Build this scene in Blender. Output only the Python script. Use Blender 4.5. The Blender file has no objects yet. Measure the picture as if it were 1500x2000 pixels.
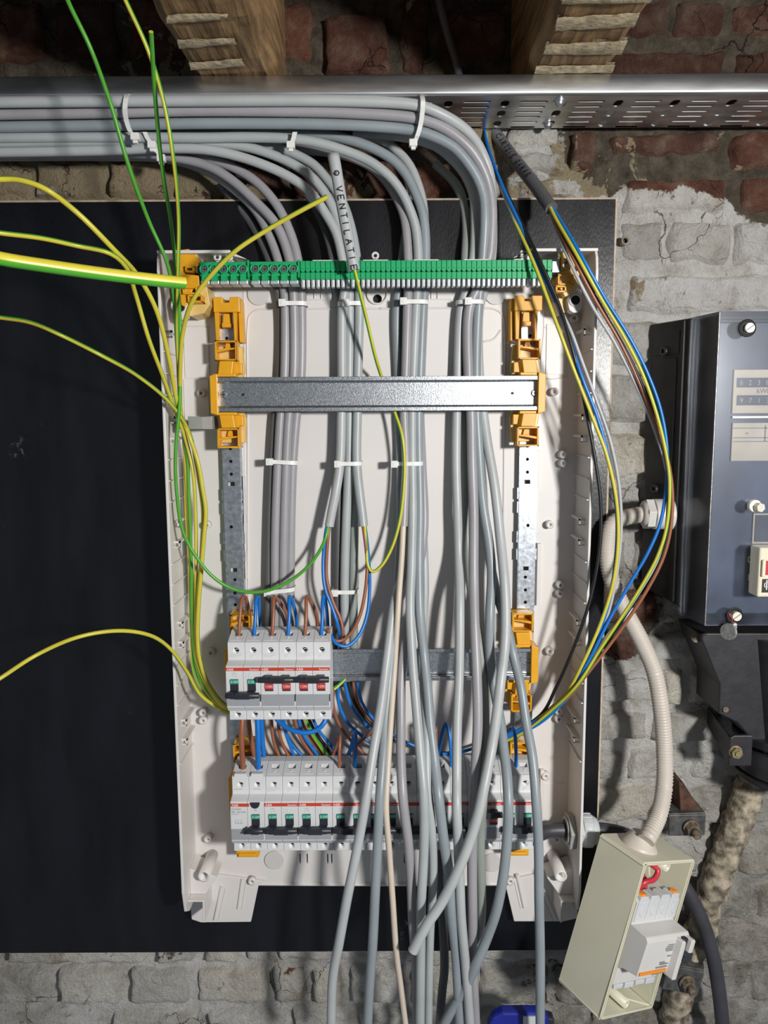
import bpy, bmesh, math, random
from mathutils import Vector, Matrix, noise
random.seed(7)
SC = bpy.context.scene
COL = SC.collection

# ------------------------------------------------------------------ camera
ZC = 1.50                      # camera height above the floor
CD = 0.84                      # camera to board face
FPX = 1500.0                   # focal length in pixels of the 1500x2000 frame
PITCH = math.radians(7.0)
ROLL = math.radians(-0.3)
_up0 = Vector((0, math.sin(PITCH), math.cos(PITCH)))
_fw = Vector((0, math.cos(PITCH), -math.sin(PITCH)))
_rt = Vector((math.cos(ROLL), 0, 0)) + math.sin(ROLL) * _up0
_up = Vector((-math.sin(ROLL), 0, 0)) + math.cos(ROLL) * _up0
CAM = Vector((0, -CD, ZC))
cam_data = bpy.data.cameras.new('camera')
cam_data.sensor_fit = 'VERTICAL'
cam_data.sensor_height = 36.0
cam_data.lens = FPX / 2000.0 * 36.0
cam_data.clip_start = 0.02
cam = bpy.data.objects.new('camera', cam_data)
COL.objects.link(cam)
cam.matrix_world = Matrix(((_rt.x, _up.x, -_fw.x, CAM.x), (_rt.y, _up.y, -_fw.y, CAM.y),
                           (_rt.z, _up.z, -_fw.z, CAM.z), (0, 0, 0, 1)))
SC.camera = cam

# ------------------------------------------------------------------ world, lamp, exposure
world = bpy.data.worlds.new('cellar_ambient')
SC.world = world
world.use_nodes = True
world.node_tree.nodes['Background'].inputs[0].default_value = (0.80, 0.88, 1.0, 1)
world.node_tree.nodes['Background'].inputs[1].default_value = 0.19
ld = bpy.data.lights.new('work_lamp', 'AREA')
ld.shape = 'DISK'
ld.size = 0.12
ld.energy = 20.0
ld.color = (1.0, 0.975, 0.94)
lamp = bpy.data.objects.new('work_lamp', ld)
COL.objects.link(lamp)
lamp.location = (0.62, -1.25, ZC + 0.10)
lamp.rotation_euler = (Vector((-0.12, 0.0, ZC - 0.32)) - lamp.location).to_track_quat('-Z', 'Y').to_euler()
vs = SC.view_settings
SC.display_settings.display_device = 'sRGB'
vs.view_transform = 'Standard'
vs.look = 'None'
vs.exposure = 0.0
vs.gamma = 1.0
vs.use_curve_mapping = False


def P(px, py, Y):
    """world point on the plane y = Y seen at pixel (px, py) of the 1500x2000 frame"""
    u = (px - 750.0) / FPX
    v = -(py - 1000.0) / FPX
    d = _fw + _rt * u + _up * v
    t = (Y + CD) / d.y
    return CAM + d * t


# ------------------------------------------------------------------ materials
MATS = {}


def mat(name, col, rough=0.5, metal=0.0, var=0.06, scale=60.0, bump=0.0, bscale=400.0, col2=None, spec=0.5,
        trans=0.0, stretch=None, rvar=0.0):
    m = bpy.data.materials.new(name)
    m.use_nodes = True
    nt = m.node_tree
    N, L = nt.nodes, nt.links
    b = N['Principled BSDF']
    b.inputs['Roughness'].default_value = rough
    b.inputs['Metallic'].default_value = metal
    b.inputs['Specular IOR Level'].default_value = spec
    if trans:
        b.inputs['Transmission Weight'].default_value = trans
    tc = N.new('ShaderNodeTexCoord')
    src = tc.outputs['Object']
    if stretch:
        mp = N.new('ShaderNodeMapping')
        mp.inputs['Scale'].default_value = stretch
        L.new(src, mp.inputs['Vector'])
        src = mp.outputs['Vector']
    nz = N.new('ShaderNodeTexNoise')
    nz.inputs['Scale'].default_value = scale
    nz.inputs['Detail'].default_value = 4
    L.new(src, nz.inputs['Vector'])
    rp = N.new('ShaderNodeValToRGB')
    c1 = [max(0, c * (1 - var)) for c in col[:3]] + [1]
    c2 = list(col2[:3]) + [1] if col2 else [min(1, c * (1 + var)) for c in col[:3]] + [1]
    rp.color_ramp.elements[0].position = 0.35
    rp.color_ramp.elements[1].position = 0.65
    rp.color_ramp.elements[0].color = c1
    rp.color_ramp.elements[1].color = c2
    L.new(nz.outputs['Fac'], rp.inputs['Fac'])
    L.new(rp.outputs['Color'], b.inputs['Base Color'])
    if rvar:
        mr = N.new('ShaderNodeMapRange')
        mr.inputs['To Min'].default_value = max(0.03, rough - rvar)
        mr.inputs['To Max'].default_value = min(1, rough + rvar)
        L.new(nz.outputs['Fac'], mr.inputs['Value'])
        L.new(mr.outputs['Result'], b.inputs['Roughness'])
    if bump:
        n2 = N.new('ShaderNodeTexNoise')
        n2.inputs['Scale'].default_value = bscale
        n2.inputs['Detail'].default_value = 5
        L.new(src, n2.inputs['Vector'])
        bp = N.new('ShaderNodeBump')
        bp.inputs['Strength'].default_value = bump
        bp.inputs['Distance'].default_value = 0.002
        L.new(n2.outputs['Fac'], bp.inputs['Height'])
        L.new(bp.outputs['Normal'], b.inputs['Normal'])
    MATS[name] = m
    return m


mat('enclosure_plastic', (0.69, 0.665, 0.645), 0.42, var=0.015, scale=12, bump=0.03, bscale=60)
mat('grey_knockout', (0.58, 0.57, 0.56), 0.5, var=0.02)
mat('breaker_plastic', (0.66, 0.67, 0.68), 0.42, var=0.02, scale=30)
mat('label_grey', (0.33, 0.345, 0.37), 0.45, var=0.03)
mat('toggle_black', (0.025, 0.028, 0.038), 0.42, var=0.1)
mat('hole_black', (0.006, 0.006, 0.007), 0.6, var=0.1)
mat('red_stripe', (0.56, 0.055, 0.03), 0.4, var=0.03)
mat('on_red', (0.55, 0.04, 0.03), 0.45, var=0.03)
mat('off_green', (0.02, 0.30, 0.20), 0.45, var=0.03)
mat('print_white', (0.85, 0.8, 0.76), 0.5, var=0.02)
mat('print_mint', (0.55, 0.85, 0.72), 0.5, var=0.02)
mat('print_grey', (0.22, 0.22, 0.24), 0.6, var=0.05)
mat('print_light', (0.42, 0.42, 0.44), 0.6, var=0.05)
mat('print_black', (0.015, 0.015, 0.018), 0.6, var=0.05)
mat('amber_plastic', (0.74, 0.36, 0.012), 0.38, var=0.05, scale=80)
mat('amber_pale', (0.70, 0.50, 0.17), 0.35, var=0.05, scale=80)
mat('green_plastic', (0.012, 0.36, 0.13), 0.35, var=0.06, scale=90)
mat('green_dark', (0.006, 0.13, 0.05), 0.5, var=0.06)
mat('funnel_steel', (0.62, 0.65, 0.68), 0.35, metal=0.45, var=0.05, scale=200)
mat('screw_steel', (0.70, 0.72, 0.74), 0.28, metal=1.0, var=0.08, scale=300)
mat('galvanised', (0.54, 0.57, 0.60), 0.30, metal=1.0, var=0.22, scale=900, bump=0.10, bscale=800, rvar=0.10)
mat('galvanised_tray', (0.66, 0.67, 0.68), 0.36, metal=1.0, var=0.22, scale=55, bump=0.03, bscale=120, rvar=0.10,
    stretch=(0.15, 1, 1))
mat('galvanised_strip', (0.50, 0.54, 0.58), 0.34, metal=0.9, var=0.16, scale=200, bump=0.05, bscale=300, rvar=0.08)
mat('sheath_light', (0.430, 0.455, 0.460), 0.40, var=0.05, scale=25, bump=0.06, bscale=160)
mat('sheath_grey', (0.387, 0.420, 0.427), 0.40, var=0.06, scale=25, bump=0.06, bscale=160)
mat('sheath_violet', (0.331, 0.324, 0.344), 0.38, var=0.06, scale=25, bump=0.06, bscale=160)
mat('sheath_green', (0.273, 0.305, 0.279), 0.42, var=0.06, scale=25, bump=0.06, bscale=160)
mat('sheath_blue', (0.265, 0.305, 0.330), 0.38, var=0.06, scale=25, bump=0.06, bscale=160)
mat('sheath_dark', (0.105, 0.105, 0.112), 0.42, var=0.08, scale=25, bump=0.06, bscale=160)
mat('sheath_black', (0.045, 0.045, 0.055), 0.45, var=0.12, scale=40, bump=0.1, bscale=200)
mat('sheath_cream', (0.64, 0.55, 0.45), 0.45, var=0.04, scale=25)
mat('wire_blue', (0.008, 0.165, 0.56), 0.32, var=0.05, scale=60)
mat('wire_brown', (0.30, 0.105, 0.052), 0.36, var=0.06, scale=60)
mat('wire_black', (0.012, 0.012, 0.014), 0.38, var=0.1)
mat('wire_grey', (0.42, 0.43, 0.45), 0.38, var=0.04)
mat('wire_yellow', (0.60, 0.52, 0.05), 0.34, var=0.04)
mat('wire_green', (0.075, 0.34, 0.028), 0.34, var=0.05)
mat('wire_red', (0.50, 0.035, 0.05), 0.35, var=0.05)
mat('copper', (0.70, 0.30, 0.12), 0.3, metal=1.0, var=0.05)
mat('tie_nylon', (0.78, 0.78, 0.76), 0.35, var=0.03)
mat('marker_ink', (0.012, 0.012, 0.016), 0.5, var=0.05)
mat('board_film', (0.006, 0.0063, 0.009), 0.28, spec=0.45, var=0.35, scale=30, bump=0.10, bscale=900, rvar=0.06,
    stretch=(1, 1, 0.25))
mat('plywood_edge', (0.50, 0.40, 0.30), 0.7, var=0.15, scale=150)
mat('conduit_grey', (0.56, 0.51, 0.45), 0.45, var=0.05, scale=40)
mat('coupling_grey', (0.62, 0.61, 0.58), 0.45, var=0.04, scale=40)
mat('gland_grey', (0.56, 0.59, 0.60), 0.45, var=0.03, scale=40)
mat('gland_nut', (0.36, 0.365, 0.35), 0.45, var=0.04, scale=40)
mat('casebox_beige', (0.69, 0.67, 0.525), 0.45, var=0.03, scale=18, bump=0.02, bscale=80)
mat('switch_cream', (0.70, 0.65, 0.50), 0.42, var=0.04)
mat('rcd_plastic', (0.62, 0.61, 0.59), 0.42, var=0.02, scale=30)
mat('rcd_clear', (0.60, 0.62, 0.64), 0.25, var=0.03, scale=30)
mat('orange', (0.85, 0.28, 0.02), 0.4, var=0.04)
mat('meter_black', (0.018, 0.018, 0.020), 0.42, var=0.25, scale=60, bump=0.06, bscale=250)
mat('meter_navy', (0.044, 0.060, 0.105), 0.42, var=0.30, scale=14, bump=0.03, bscale=60)
mat('meter_plate', (0.56, 0.49, 0.38), 0.5, var=0.05, scale=40)
mat('meter_slot', (0.05, 0.055, 0.07), 0.5, var=0.1)
mat('drum_black', (0.022, 0.022, 0.026), 0.45, var=0.25, scale=60, bump=0.08, bscale=220)
mat('bracket_steel', (0.10, 0.10, 0.10), 0.5, metal=0.3, var=0.4, scale=90, bump=0.2, bscale=200)
mat('rust', (0.075, 0.035, 0.020), 0.8, var=0.5, scale=90, bump=0.3, bscale=200)
mat('bolt_brass', (0.34, 0.27, 0.16), 0.45, metal=0.6, var=0.3, scale=200, bump=0.1)
mat('bolt_old', (0.19, 0.15, 0.11), 0.65, metal=0.3, var=0.4, scale=200, bump=0.3)
mat('seal_lead', (0.48, 0.48, 0.46), 0.4, metal=0.8, var=0.25, scale=300, bump=0.1)
mat('screw_cream', (0.72, 0.70, 0.58), 0.4, metal=0.2, var=0.06)
mat('blue_plastic', (0.012, 0.022, 0.27), 0.38, var=0.08, scale=60)
mat('brass_sleeve', (0.25, 0.2, 0.14), 0.5, var=0.2)


def smoked_cover():
    m = bpy.data.materials.new('smoked_clear_cover')
    m.use_nodes = True
    nt = m.node_tree
    N, L = nt.nodes, nt.links
    out = N['Material Output']
    N.remove(N['Principled BSDF'])
    tr = N.new('ShaderNodeBsdfTransparent')
    tr.inputs[0].default_value = (0.94, 0.945, 0.95, 1)
    gl = N.new('ShaderNodeBsdfGlossy')
    gl.inputs['Roughness'].default_value = 0.16
    gl.inputs[0].default_value = (0.95, 0.97, 1.0, 1)
    df = N.new('ShaderNodeBsdfDiffuse')
    df.inputs[0].default_value = (0.26, 0.31, 0.44, 1)
    tc = N.new('ShaderNodeTexCoord')
    nz = N.new('ShaderNodeTexNoise')
    nz.inputs['Scale'].default_value = 22
    nz.inputs['Detail'].default_value = 6
    L.new(tc.outputs['Object'], nz.inputs['Vector'])
    mr = N.new('ShaderNodeMapRange')
    mr.inputs['From Min'].default_value = 0.35
    mr.inputs['From Max'].default_value = 0.75
    mr.inputs['To Min'].default_value = 0.015
    mr.inputs['To Max'].default_value = 0.13
    L.new(nz.outputs['Fac'], mr.inputs['Value'])
    m1 = N.new('ShaderNodeMixShader')
    L.new(mr.outputs['Result'], m1.inputs[0])
    L.new(tr.outputs[0], m1.inputs[1])
    L.new(df.outputs[0], m1.inputs[2])
    fr = N.new('ShaderNodeFresnel')
    fr.inputs[0].default_value = 1.5
    m2 = N.new('ShaderNodeMixShader')
    L.new(fr.outputs[0], m2.inputs[0])
    L.new(m1.outputs[0], m2.inputs[1])
    L.new(gl.outputs[0], m2.inputs[2])
    L.new(m2.outputs[0], out.inputs['Surface'])
    MATS['smoked_cover'] = m


smoked_cover()


def scuff_board():
    m = MATS['board_film']
    N, L = m.node_tree.nodes, m.node_tree.links
    b = N['Principled BSDF']
    old = b.inputs['Base Color'].links[0].from_socket
    tc = N.new('ShaderNodeTexCoord')

    def nz(sc, dt, st=None):
        n = N.new('ShaderNodeTexNoise')
        n.inputs['Scale'].default_value = sc
        n.inputs['Detail'].default_value = dt
        n.inputs['Roughness'].default_value = 0.7
        L.new(tc.outputs['Object'], n.inputs['Vector'])
        return n.outputs['Fac']
    a = N.new('ShaderNodeMapRange')
    a.inputs['From Min'].default_value = 0.66
    a.inputs['From Max'].default_value = 0.74
    L.new(nz(7, 2), a.inputs['Value'])
    c = N.new('ShaderNodeMapRange')
    c.inputs['From Min'].default_value = 0.55
    c.inputs['From Max'].default_value = 0.62
    L.new(nz(160, 8), c.inputs['Value'])
    mu = N.new('ShaderNodeMath')
    mu.operation = 'MULTIPLY'
    L.new(a.outputs[0], mu.inputs[0])
    L.new(c.outputs[0], mu.inputs[1])
    mx = N.new('ShaderNodeMix')
    mx.data_type = 'RGBA'
    L.new(mu.outputs[0], mx.inputs[0])
    L.new(old, mx.inputs[6])
    mx.inputs[7].default_value = (0.16, 0.155, 0.15, 1)
    L.new(mx.outputs[2], b.inputs['Base Color'])


scuff_board()


def masonry(name, brick):
    """brick or mortar with patches of old lime wash; 'wash' and 'tone' are point attributes of the mesh"""
    m = bpy.data.materials.new(name)
    m.use_nodes = True
    nt = m.node_tree
    N, L = nt.nodes, nt.links
    b = N['Principled BSDF']
    b.inputs['Roughness'].default_value = 0.9
    b.inputs['Specular IOR Level'].default_value = 0.2
    geo = N.new('ShaderNodeNewGeometry')
    pos = geo.outputs['Position']

    def nz(scale, detail=6, rough=0.6, dist=0.0):
        n = N.new('ShaderNodeTexNoise')
        n.inputs['Scale'].default_value = scale
        n.inputs['Detail'].default_value = detail
        n.inputs['Roughness'].default_value = rough
        n.inputs['Distortion'].default_value = dist
        L.new(pos, n.inputs['Vector'])
        return n.outputs['Fac']

    def ramp(fac, stops):
        r = N.new('ShaderNodeValToRGB')
        e = r.color_ramp.elements
        e[0].position, e[0].color = stops[0][0], list(stops[0][1]) + [1]
        e[1].position, e[1].color = stops[-1][0], list(stops[-1][1]) + [1]
        for p, c in stops[1:-1]:
            q = e.new(p)
            q.color = list(c) + [1]
        L.new(fac, r.inputs['Fac'])
        return r.outputs['Color']

    def attr(n):
        a = N.new('ShaderNodeAttribute')
        a.attribute_name = n
        return a.outputs['Fac']

    def math_(op, x, y):
        n = N.new('ShaderNodeMath')
        n.operation = op
        for i, v in enumerate((x, y)):
            if isinstance(v, (int, float)):
                n.inputs[i].default_value = v
            else:
                L.new(v, n.inputs[i])
        return n.outputs[0]

    def mix(fac, a, c, mode='MIX'):
        n = N.new('ShaderNodeMix')
        n.data_type = 'RGBA'
        n.blend_type = mode
        if isinstance(fac, (int, float)):
            n.inputs[0].default_value = fac
        else:
            L.new(fac, n.inputs[0])
        for i, v in ((6, a), (7, c)):
            if isinstance(v, tuple):
                n.inputs[i].default_value = list(v) + [1]
            else:
                L.new(v, n.inputs[i])
        return n.outputs[2]

    if brick:
        base = ramp(nz(38, 8, 0.65), [(0.30, (0.075, 0.043, 0.033)), (0.46, (0.165, 0.080, 0.058)),
                                      (0.58, (0.215, 0.135, 0.10)), (0.72, (0.32, 0.245, 0.18))])
        tone = ramp(attr('tone'), [(0.0, (0.55, 0.50, 0.46)), (0.5, (0.95, 0.95, 0.95)), (1.0, (1.25, 0.95, 0.85))])
        base = mix(1.0, base, tone, 'MULTIPLY')
    else:
        base = ramp(nz(60, 8, 0.7), [(0.30, (0.06, 0.050, 0.038)), (0.50, (0.14, 0.115, 0.085)), (0.72, (0.24, 0.205, 0.15))])
    # buff sandy smears
    sandy = math_('GREATER_THAN', math_('ADD', nz(17, 7, 0.65, 0.6), math_('MULTIPLY', attr('sand'), 0.42)), 0.66)
    base = mix(math_('MULTIPLY', sandy, 0.75), base, (0.56, 0.47, 0.30))
    lime = ramp(nz(26, 7, 0.7), [(0.30, (0.52, 0.48, 0.41)), (0.45, (0.84, 0.825, 0.78)), (0.58, (0.95, 0.945, 0.92))])
    lt = ramp(attr('tone'), [(0.10, (0.74, 0.73, 0.71)), (0.35, (0.95, 0.94, 0.91)), (0.7, (1.0, 1.0, 1.02)), (0.95, (1.0, 0.94, 0.82))])
    lime = mix(1.0, lime, lt, 'MULTIPLY')
    drt = math_('MULTIPLY', attr('dirt_shade'), math_('ADD', math_('MULTIPLY', nz(34, 8, 0.7, 0.3), 2.2), -0.35))
    drt = math_('MAXIMUM', math_('ADD', drt, -0.08), 0.0)
    lime = mix(drt, lime, ramp(nz(70, 6, 0.7), [(0.35, (0.10, 0.088, 0.065)), (0.65, (0.33, 0.30, 0.235))]))
    wm = math_('ADD', math_('MULTIPLY', nz(30, 9, 0.65, 0.15), 0.9), math_('MULTIPLY', attr('wash'), 0.85))
    mr = N.new('ShaderNodeMapRange')
    mr.inputs['From Min'].default_value = 0.79
    mr.inputs['From Max'].default_value = 0.83
    L.new(wm, mr.inputs['Value'])
    colr = mix(mr.outputs['Result'], base, lime)
    # hairline cracks
    wv = N.new('ShaderNodeTexNoise')
    wv.inputs['Scale'].default_value = 30
    wv.inputs['Detail'].default_value = 5
    L.new(pos, wv.inputs['Vector'])
    sc_ = N.new('ShaderNodeVectorMath')
    sc_.operation = 'MULTIPLY_ADD'
    L.new(wv.outputs['Color'], sc_.inputs[0])
    sc_.inputs[1].default_value = (0.05, 0.05, 0.05)
    L.new(pos, sc_.inputs[2])
    vo = N.new('ShaderNodeTexVoronoi')
    vo.feature = 'DISTANCE_TO_EDGE'
    vo.inputs['Scale'].default_value = 15
    L.new(sc_.outputs[0], vo.inputs['Vector'])
    ck = N.new('ShaderNodeMapRange')
    ck.inputs['From Min'].default_value = 0.012
    ck.inputs['From Max'].default_value = 0.0
    L.new(vo.outputs['Distance'], ck.inputs['Value'])
    cm_ = N.new('ShaderNodeMapRange')
    cm_.inputs['From Min'].default_value = 0.54
    cm_.inputs['From Max'].default_value = 0.64
    L.new(nz(9, 3, 0.5), cm_.inputs['Value'])
    crack = math_('MULTIPLY', ck.outputs['Result'], cm_.outputs['Result'])
    colr = mix(math_('MULTIPLY', crack, 0.7), colr, (0.035, 0.028, 0.022))
    # soot and damp stains in broad patches
    stn = N.new('ShaderNodeMapRange')
    stn.inputs['From Min'].default_value = 0.52
    stn.inputs['From Max'].default_value = 0.72
    L.new(nz(13, 6, 0.65, 0.4), stn.inputs['Value'])
    colr = mix(math_('MULTIPLY', stn.outputs['Result'], 0.18), colr, (0.20, 0.175, 0.14))
    # pits and dirt specks
    sp = N.new('ShaderNodeMapRange')
    sp.inputs['From Min'].default_value = 0.60
    sp.inputs['From Max'].default_value = 0.72
    L.new(nz(210, 5, 0.75), sp.inputs['Value'])
    colr = mix(math_('MULTIPLY', sp.outputs['Result'], 0.45), colr, (0.07, 0.058, 0.045))
    cv = N.new('ShaderNodeMapRange')
    cv.inputs['From Min'].default_value = 0.62
    cv.inputs['From Max'].default_value = 0.67
    L.new(nz(85, 7, 0.72, 0.2), cv.inputs['Value'])
    colr = mix(math_('MULTIPLY', cv.outputs['Result'], 0.6), colr, (0.09, 0.075, 0.055))
    L.new(colr, b.inputs['Base Color'])
    h = math_('ADD', math_('ADD', math_('MULTIPLY', nz(120, 8, 0.75), 0.9), math_('ADD', math_('MULTIPLY', crack, -1.2), math_('MULTIPLY', nz(48, 6, 0.6), 1.1))),
              math_('ADD', math_('MULTIPLY', mr.outputs['Result'], 0.12), math_('MULTIPLY', nz(500, 4, 0.7), 0.3)))
    bp = N.new('ShaderNodeBump')
    bp.inputs['Strength'].default_value = 1.0
    bp.inputs['Distance'].default_value = 0.010
    L.new(h, bp.inputs['Height'])
    L.new(bp.outputs['Normal'], b.inputs['Normal'])
    MATS[name] = m


masonry('old_brick', True)
masonry('lime_mortar', False)


def timber():
    m = bpy.data.materials.new('rough_timber')
    m.use_nodes = True
    nt = m.node_tree
    N, L = nt.nodes, nt.links
    b = N['Principled BSDF']
    b.inputs['Roughness'].default_value = 0.8
    tc = N.new('ShaderNodeTexCoord')
    mp = N.new('ShaderNodeMapping')
    mp.inputs['Scale'].default_value = (1, 0.12, 1)
    L.new(tc.outputs['Object'], mp.inputs['Vector'])
    n1 = N.new('ShaderNodeTexNoise')
    n1.inputs['Scale'].default_value = 120
    n1.inputs['Detail'].default_value = 7
    L.new(mp.outputs[0], n1.inputs['Vector'])
    r1 = N.new('ShaderNodeValToRGB')
    r1.color_ramp.elements[0].position = 0.3
    r1.color_ramp.elements[0].color = (0.11, 0.055, 0.02, 1)
    r1.color_ramp.elements[1].position = 0.7
    r1.color_ramp.elements[1].color = (0.36, 0.22, 0.10, 1)
    L.new(n1.outputs['Fac'], r1.inputs['Fac'])
    L.new(r1.outputs[0], b.inputs['Base Color'])
    bp = N.new('ShaderNodeBump')
    bp.inputs['Strength'].default_value = 0.7
    bp.inputs['Distance'].default_value = 0.004
    L.new(n1.outputs['Fac'], bp.inputs['Height'])
    L.new(bp.outputs[0], b.inputs['Normal'])
    MATS['rough_timber'] = m


timber()
mat('pale_plaster', (0.52, 0.42, 0.27), 0.9, var=0.3, scale=120, bump=0.5, bscale=250)
mat('dark_ceiling', (0.035, 0.030, 0.026), 0.9, var=0.4, scale=30, bump=0.2)
mat('lumpy_plaster', (0.20, 0.165, 0.12), 0.95, var=0.5, scale=90, bump=0.9, bscale=160, col2=(0.46, 0.40, 0.30))


# ------------------------------------------------------------------ mesh helpers
def tagp(o, label, cat, group=None):
    o['label'] = label
    o['category'] = cat
    if group:
        o['group'] = group
    return o


def thing(name, label, cat, loc, group=None):
    o = bpy.data.objects.new(name, None)
    o.empty_display_size = 0.01
    o.location = loc
    COL.objects.link(o)
    return tagp(o, label, cat, group)


def wloc(o):
    v = Vector(o.location)
    p = o.parent
    while p:
        v += p.location
        p = p.parent
    return v


class MB:
    """collects shapes in world (or local) coordinates; build() links them as one mesh object"""

    def __init__(s):
        s.v, s.f, s.m, s.sm = [], [], [], []

    def add(s, vs, fs, mi=0, smooth=False):
        o = len(s.v)
        s.v += [Vector(p) for p in vs]
        for f in fs:
            s.f.append([i + o for i in f])
            s.m.append(mi)
            s.sm.append(smooth)

    def box(s, a, b, mi=0):
        x0, x1 = sorted((a[0], b[0]))
        y0, y1 = sorted((a[1], b[1]))
        z0, z1 = sorted((a[2], b[2]))
        s.add([(x0, y0, z0), (x1, y0, z0), (x1, y1, z0), (x0, y1, z0), (x0, y0, z1), (x1, y0, z1), (x1, y1, z1), (x0, y1, z1)],
              [(0, 3, 2, 1), (4, 5, 6, 7), (0, 1, 5, 4), (1, 2, 6, 5), (2, 3, 7, 6), (3, 0, 4, 7)], mi)

    def prism(s, pts, yf, yb, mi=0, pts2=None):
        """polygon of (x, z) extruded from y = yf to y = yb"""
        n = len(pts)
        ar = sum(pts[i][0] * pts[(i + 1) % n][1] - pts[(i + 1) % n][0] * pts[i][1] for i in range(n))
        p2 = pts2 or pts
        if ar < 0:
            pts = pts[::-1]
            p2 = p2[::-1]
        vs = [(x, yf, z) for x, z in pts] + [(x, yb, z) for x, z in p2]
        fs = [tuple(range(n)), tuple(range(2 * n - 1, n - 1, -1))]
        fs += [(i, i + n, (i + 1) % n + n, (i + 1) % n) for i in range(n)]
        s.add(vs, fs, mi)

    def cyl(s, c, d, r, h, n=16, mi=0, r2=None, smooth=True):
        """cylinder from c along direction d, length h"""
        d = Vector(d).normalized()
        a = d.orthogonal().normalized()
        b = d.cross(a)
        c = Vector(c)
        r2 = r if r2 is None else r2
        vs = []
        for k in range(n):
            t = 2 * math.pi * k / n
            vs.append(c + (a * math.cos(t) + b * math.sin(t)) * r)
        for k in range(n):
            t = 2 * math.pi * k / n
            vs.append(c + d * h + (a * math.cos(t) + b * math.sin(t)) * r2)
        o = len(s.v)
        s.add(vs, [(k, (k + 1) % n, (k + 1) % n + n, k + n) for k in range(n)], mi, smooth)
        e0 = len(s.v)
        s.v += [v.copy() for v in vs]
        for f in (tuple(range(n - 1, -1, -1)), tuple(range(n, 2 * n))):
            s.f.append([i + e0 for i in f])
            s.m.append(mi)
            s.sm.append(False)

    def ring(s, c, d, ro, ri, h, n=20, mi=0):
        d = Vector(d).normalized()
        a = d.orthogonal().normalized()
        b = d.cross(a)
        c = Vector(c)
        vs = []
        for (r, q) in ((ro, 0), (ro, h), (ri, h), (ri, 0)):
            for k in range(n):
                t = 2 * math.pi * k / n
                vs.append(c + d * q + (a * math.cos(t) + b * math.sin(t)) * r)
        fs = []
        for j in range(4):
            for k in range(n):
                fs.append((j * n + k, j * n + (k + 1) % n, ((j + 1) % 4) * n + (k + 1) % n, ((j + 1) % 4) * n + k))
        s.add(vs, fs, mi, True)

    def tube(s, pts, r, n=10, mi=0, mi2=None, twist=0.0, cap=True, rfun=None, phase=0.0):
        pts = [Vector(p) for p in pts]
        m = len(pts)
        tang = []
        for i in range(m):
            t = pts[min(i + 1, m - 1)] - pts[max(i - 1, 0)]
            tang.append(t.normalized() if t.length > 1e-9 else Vector((0, 0, 1)))
        up = tang[0].orthogonal().normalized()
        # start the frame from the viewing side so that stripes are steady
        ref = Vector((0, -1, 0)) - tang[0] * Vector((0, -1, 0)).dot(tang[0])
        if ref.length > 0.1:
            up = ref.normalized()
        vs = []
        for i in range(m):
            t = tang[i]
            up = up - t * up.dot(t)
            up = up.normalized() if up.length > 1e-6 else t.orthogonal().normalized()
            bi = t.cross(up)
            rr = r if rfun is None else rfun(i)
            for k in range(n):
                a = 2 * math.pi * k / n + phase + twist * i
                vs.append(pts[i] + (up * math.cos(a) + bi * math.sin(a)) * rr)
        o = len(s.v)
        s.v += vs
        for i in range(m - 1):
            for k in range(n):
                k2 = (k + 1) % n
                s.f.append([o + i * n + k, o + i * n + k2, o + (i + 1) * n + k2, o + (i + 1) * n + k])
                s.m.append(mi if (mi2 is None or k < n // 2) else mi2)
                s.sm.append(True)
        if cap:
            e0 = len(s.v)
            s.v += [v.copy() for v in vs[:n]] + [v.copy() for v in vs[-n:]]
            s.f.append([e0 + k for k in range(n - 1, -1, -1)])
            s.m.append(mi)
            s.sm.append(False)
            s.f.append([e0 + n + k for k in range(n)])
            s.m.append(mi)
            s.sm.append(False)

    def xf(s, M):
        s.v = [M @ v for v in s.v]
        return s

    def mesh(s, name, mats):
        me = bpy.data.meshes.new(name)
        me.from_pydata([tuple(v) for v in s.v], [], s.f)
        for m in (mats if isinstance(mats, (list, tuple)) else [mats]):
            me.materials.append(MATS[m])
        me.polygons.foreach_set('material_index', s.m)
        me.polygons.foreach_set('use_smooth', s.sm)
        me.update()
        return me

    def bounds(s):
        return (Vector((min(v.x for v in s.v), min(v.y for v in s.v), min(v.z for v in s.v))),
                Vector((max(v.x for v in s.v), max(v.y for v in s.v), max(v.z for v in s.v))))

    def build(s, name, mats, parent=None, bevel=0.0, local=False, seg=2):
        if parent is None and not local:
            lo, hi = s.bounds()
            org = Vector(((lo.x + hi.x) / 2, (lo.y + hi.y) / 2, lo.z))
        elif parent is not None and not local:
            org = wloc(parent)
        else:
            org = Vector((0, 0, 0))
        s.v = [v - org for v in s.v]
        me = s.mesh(name, mats)
        if bevel:
            bm = bmesh.new()
            bm.from_mesh(me)
            bmesh.ops.remove_doubles(bm, verts=bm.verts, dist=1e-7)
            bmesh.ops.recalc_face_normals(bm, faces=bm.faces)
            ed = [e for e in bm.edges if len(e.link_faces) == 2 and e.calc_face_angle(0) > 0.6]
            bmesh.ops.bevel(bm, geom=ed, offset=bevel, segments=seg, profile=0.5, affect='EDGES', clamp_overlap=True)
            bm.to_mesh(me)
            bm.free()
        else:
            bm = bmesh.new()
            bm.from_mesh(me)
            bmesh.ops.recalc_face_normals(bm, faces=bm.faces)
            bm.to_mesh(me)
            bm.free()
        o = bpy.data.objects.new(name, me)
        COL.objects.link(o)
        if parent is not None:
            o.parent = parent
        elif not local:
            o.location = org
        return o


def copy_tree(o, parent=None):
    c = o.copy()
    COL.objects.link(c)
    if parent is not None:
        c.parent = parent
    for ch in o.children:
        copy_tree(ch, c)
    return c


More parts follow.
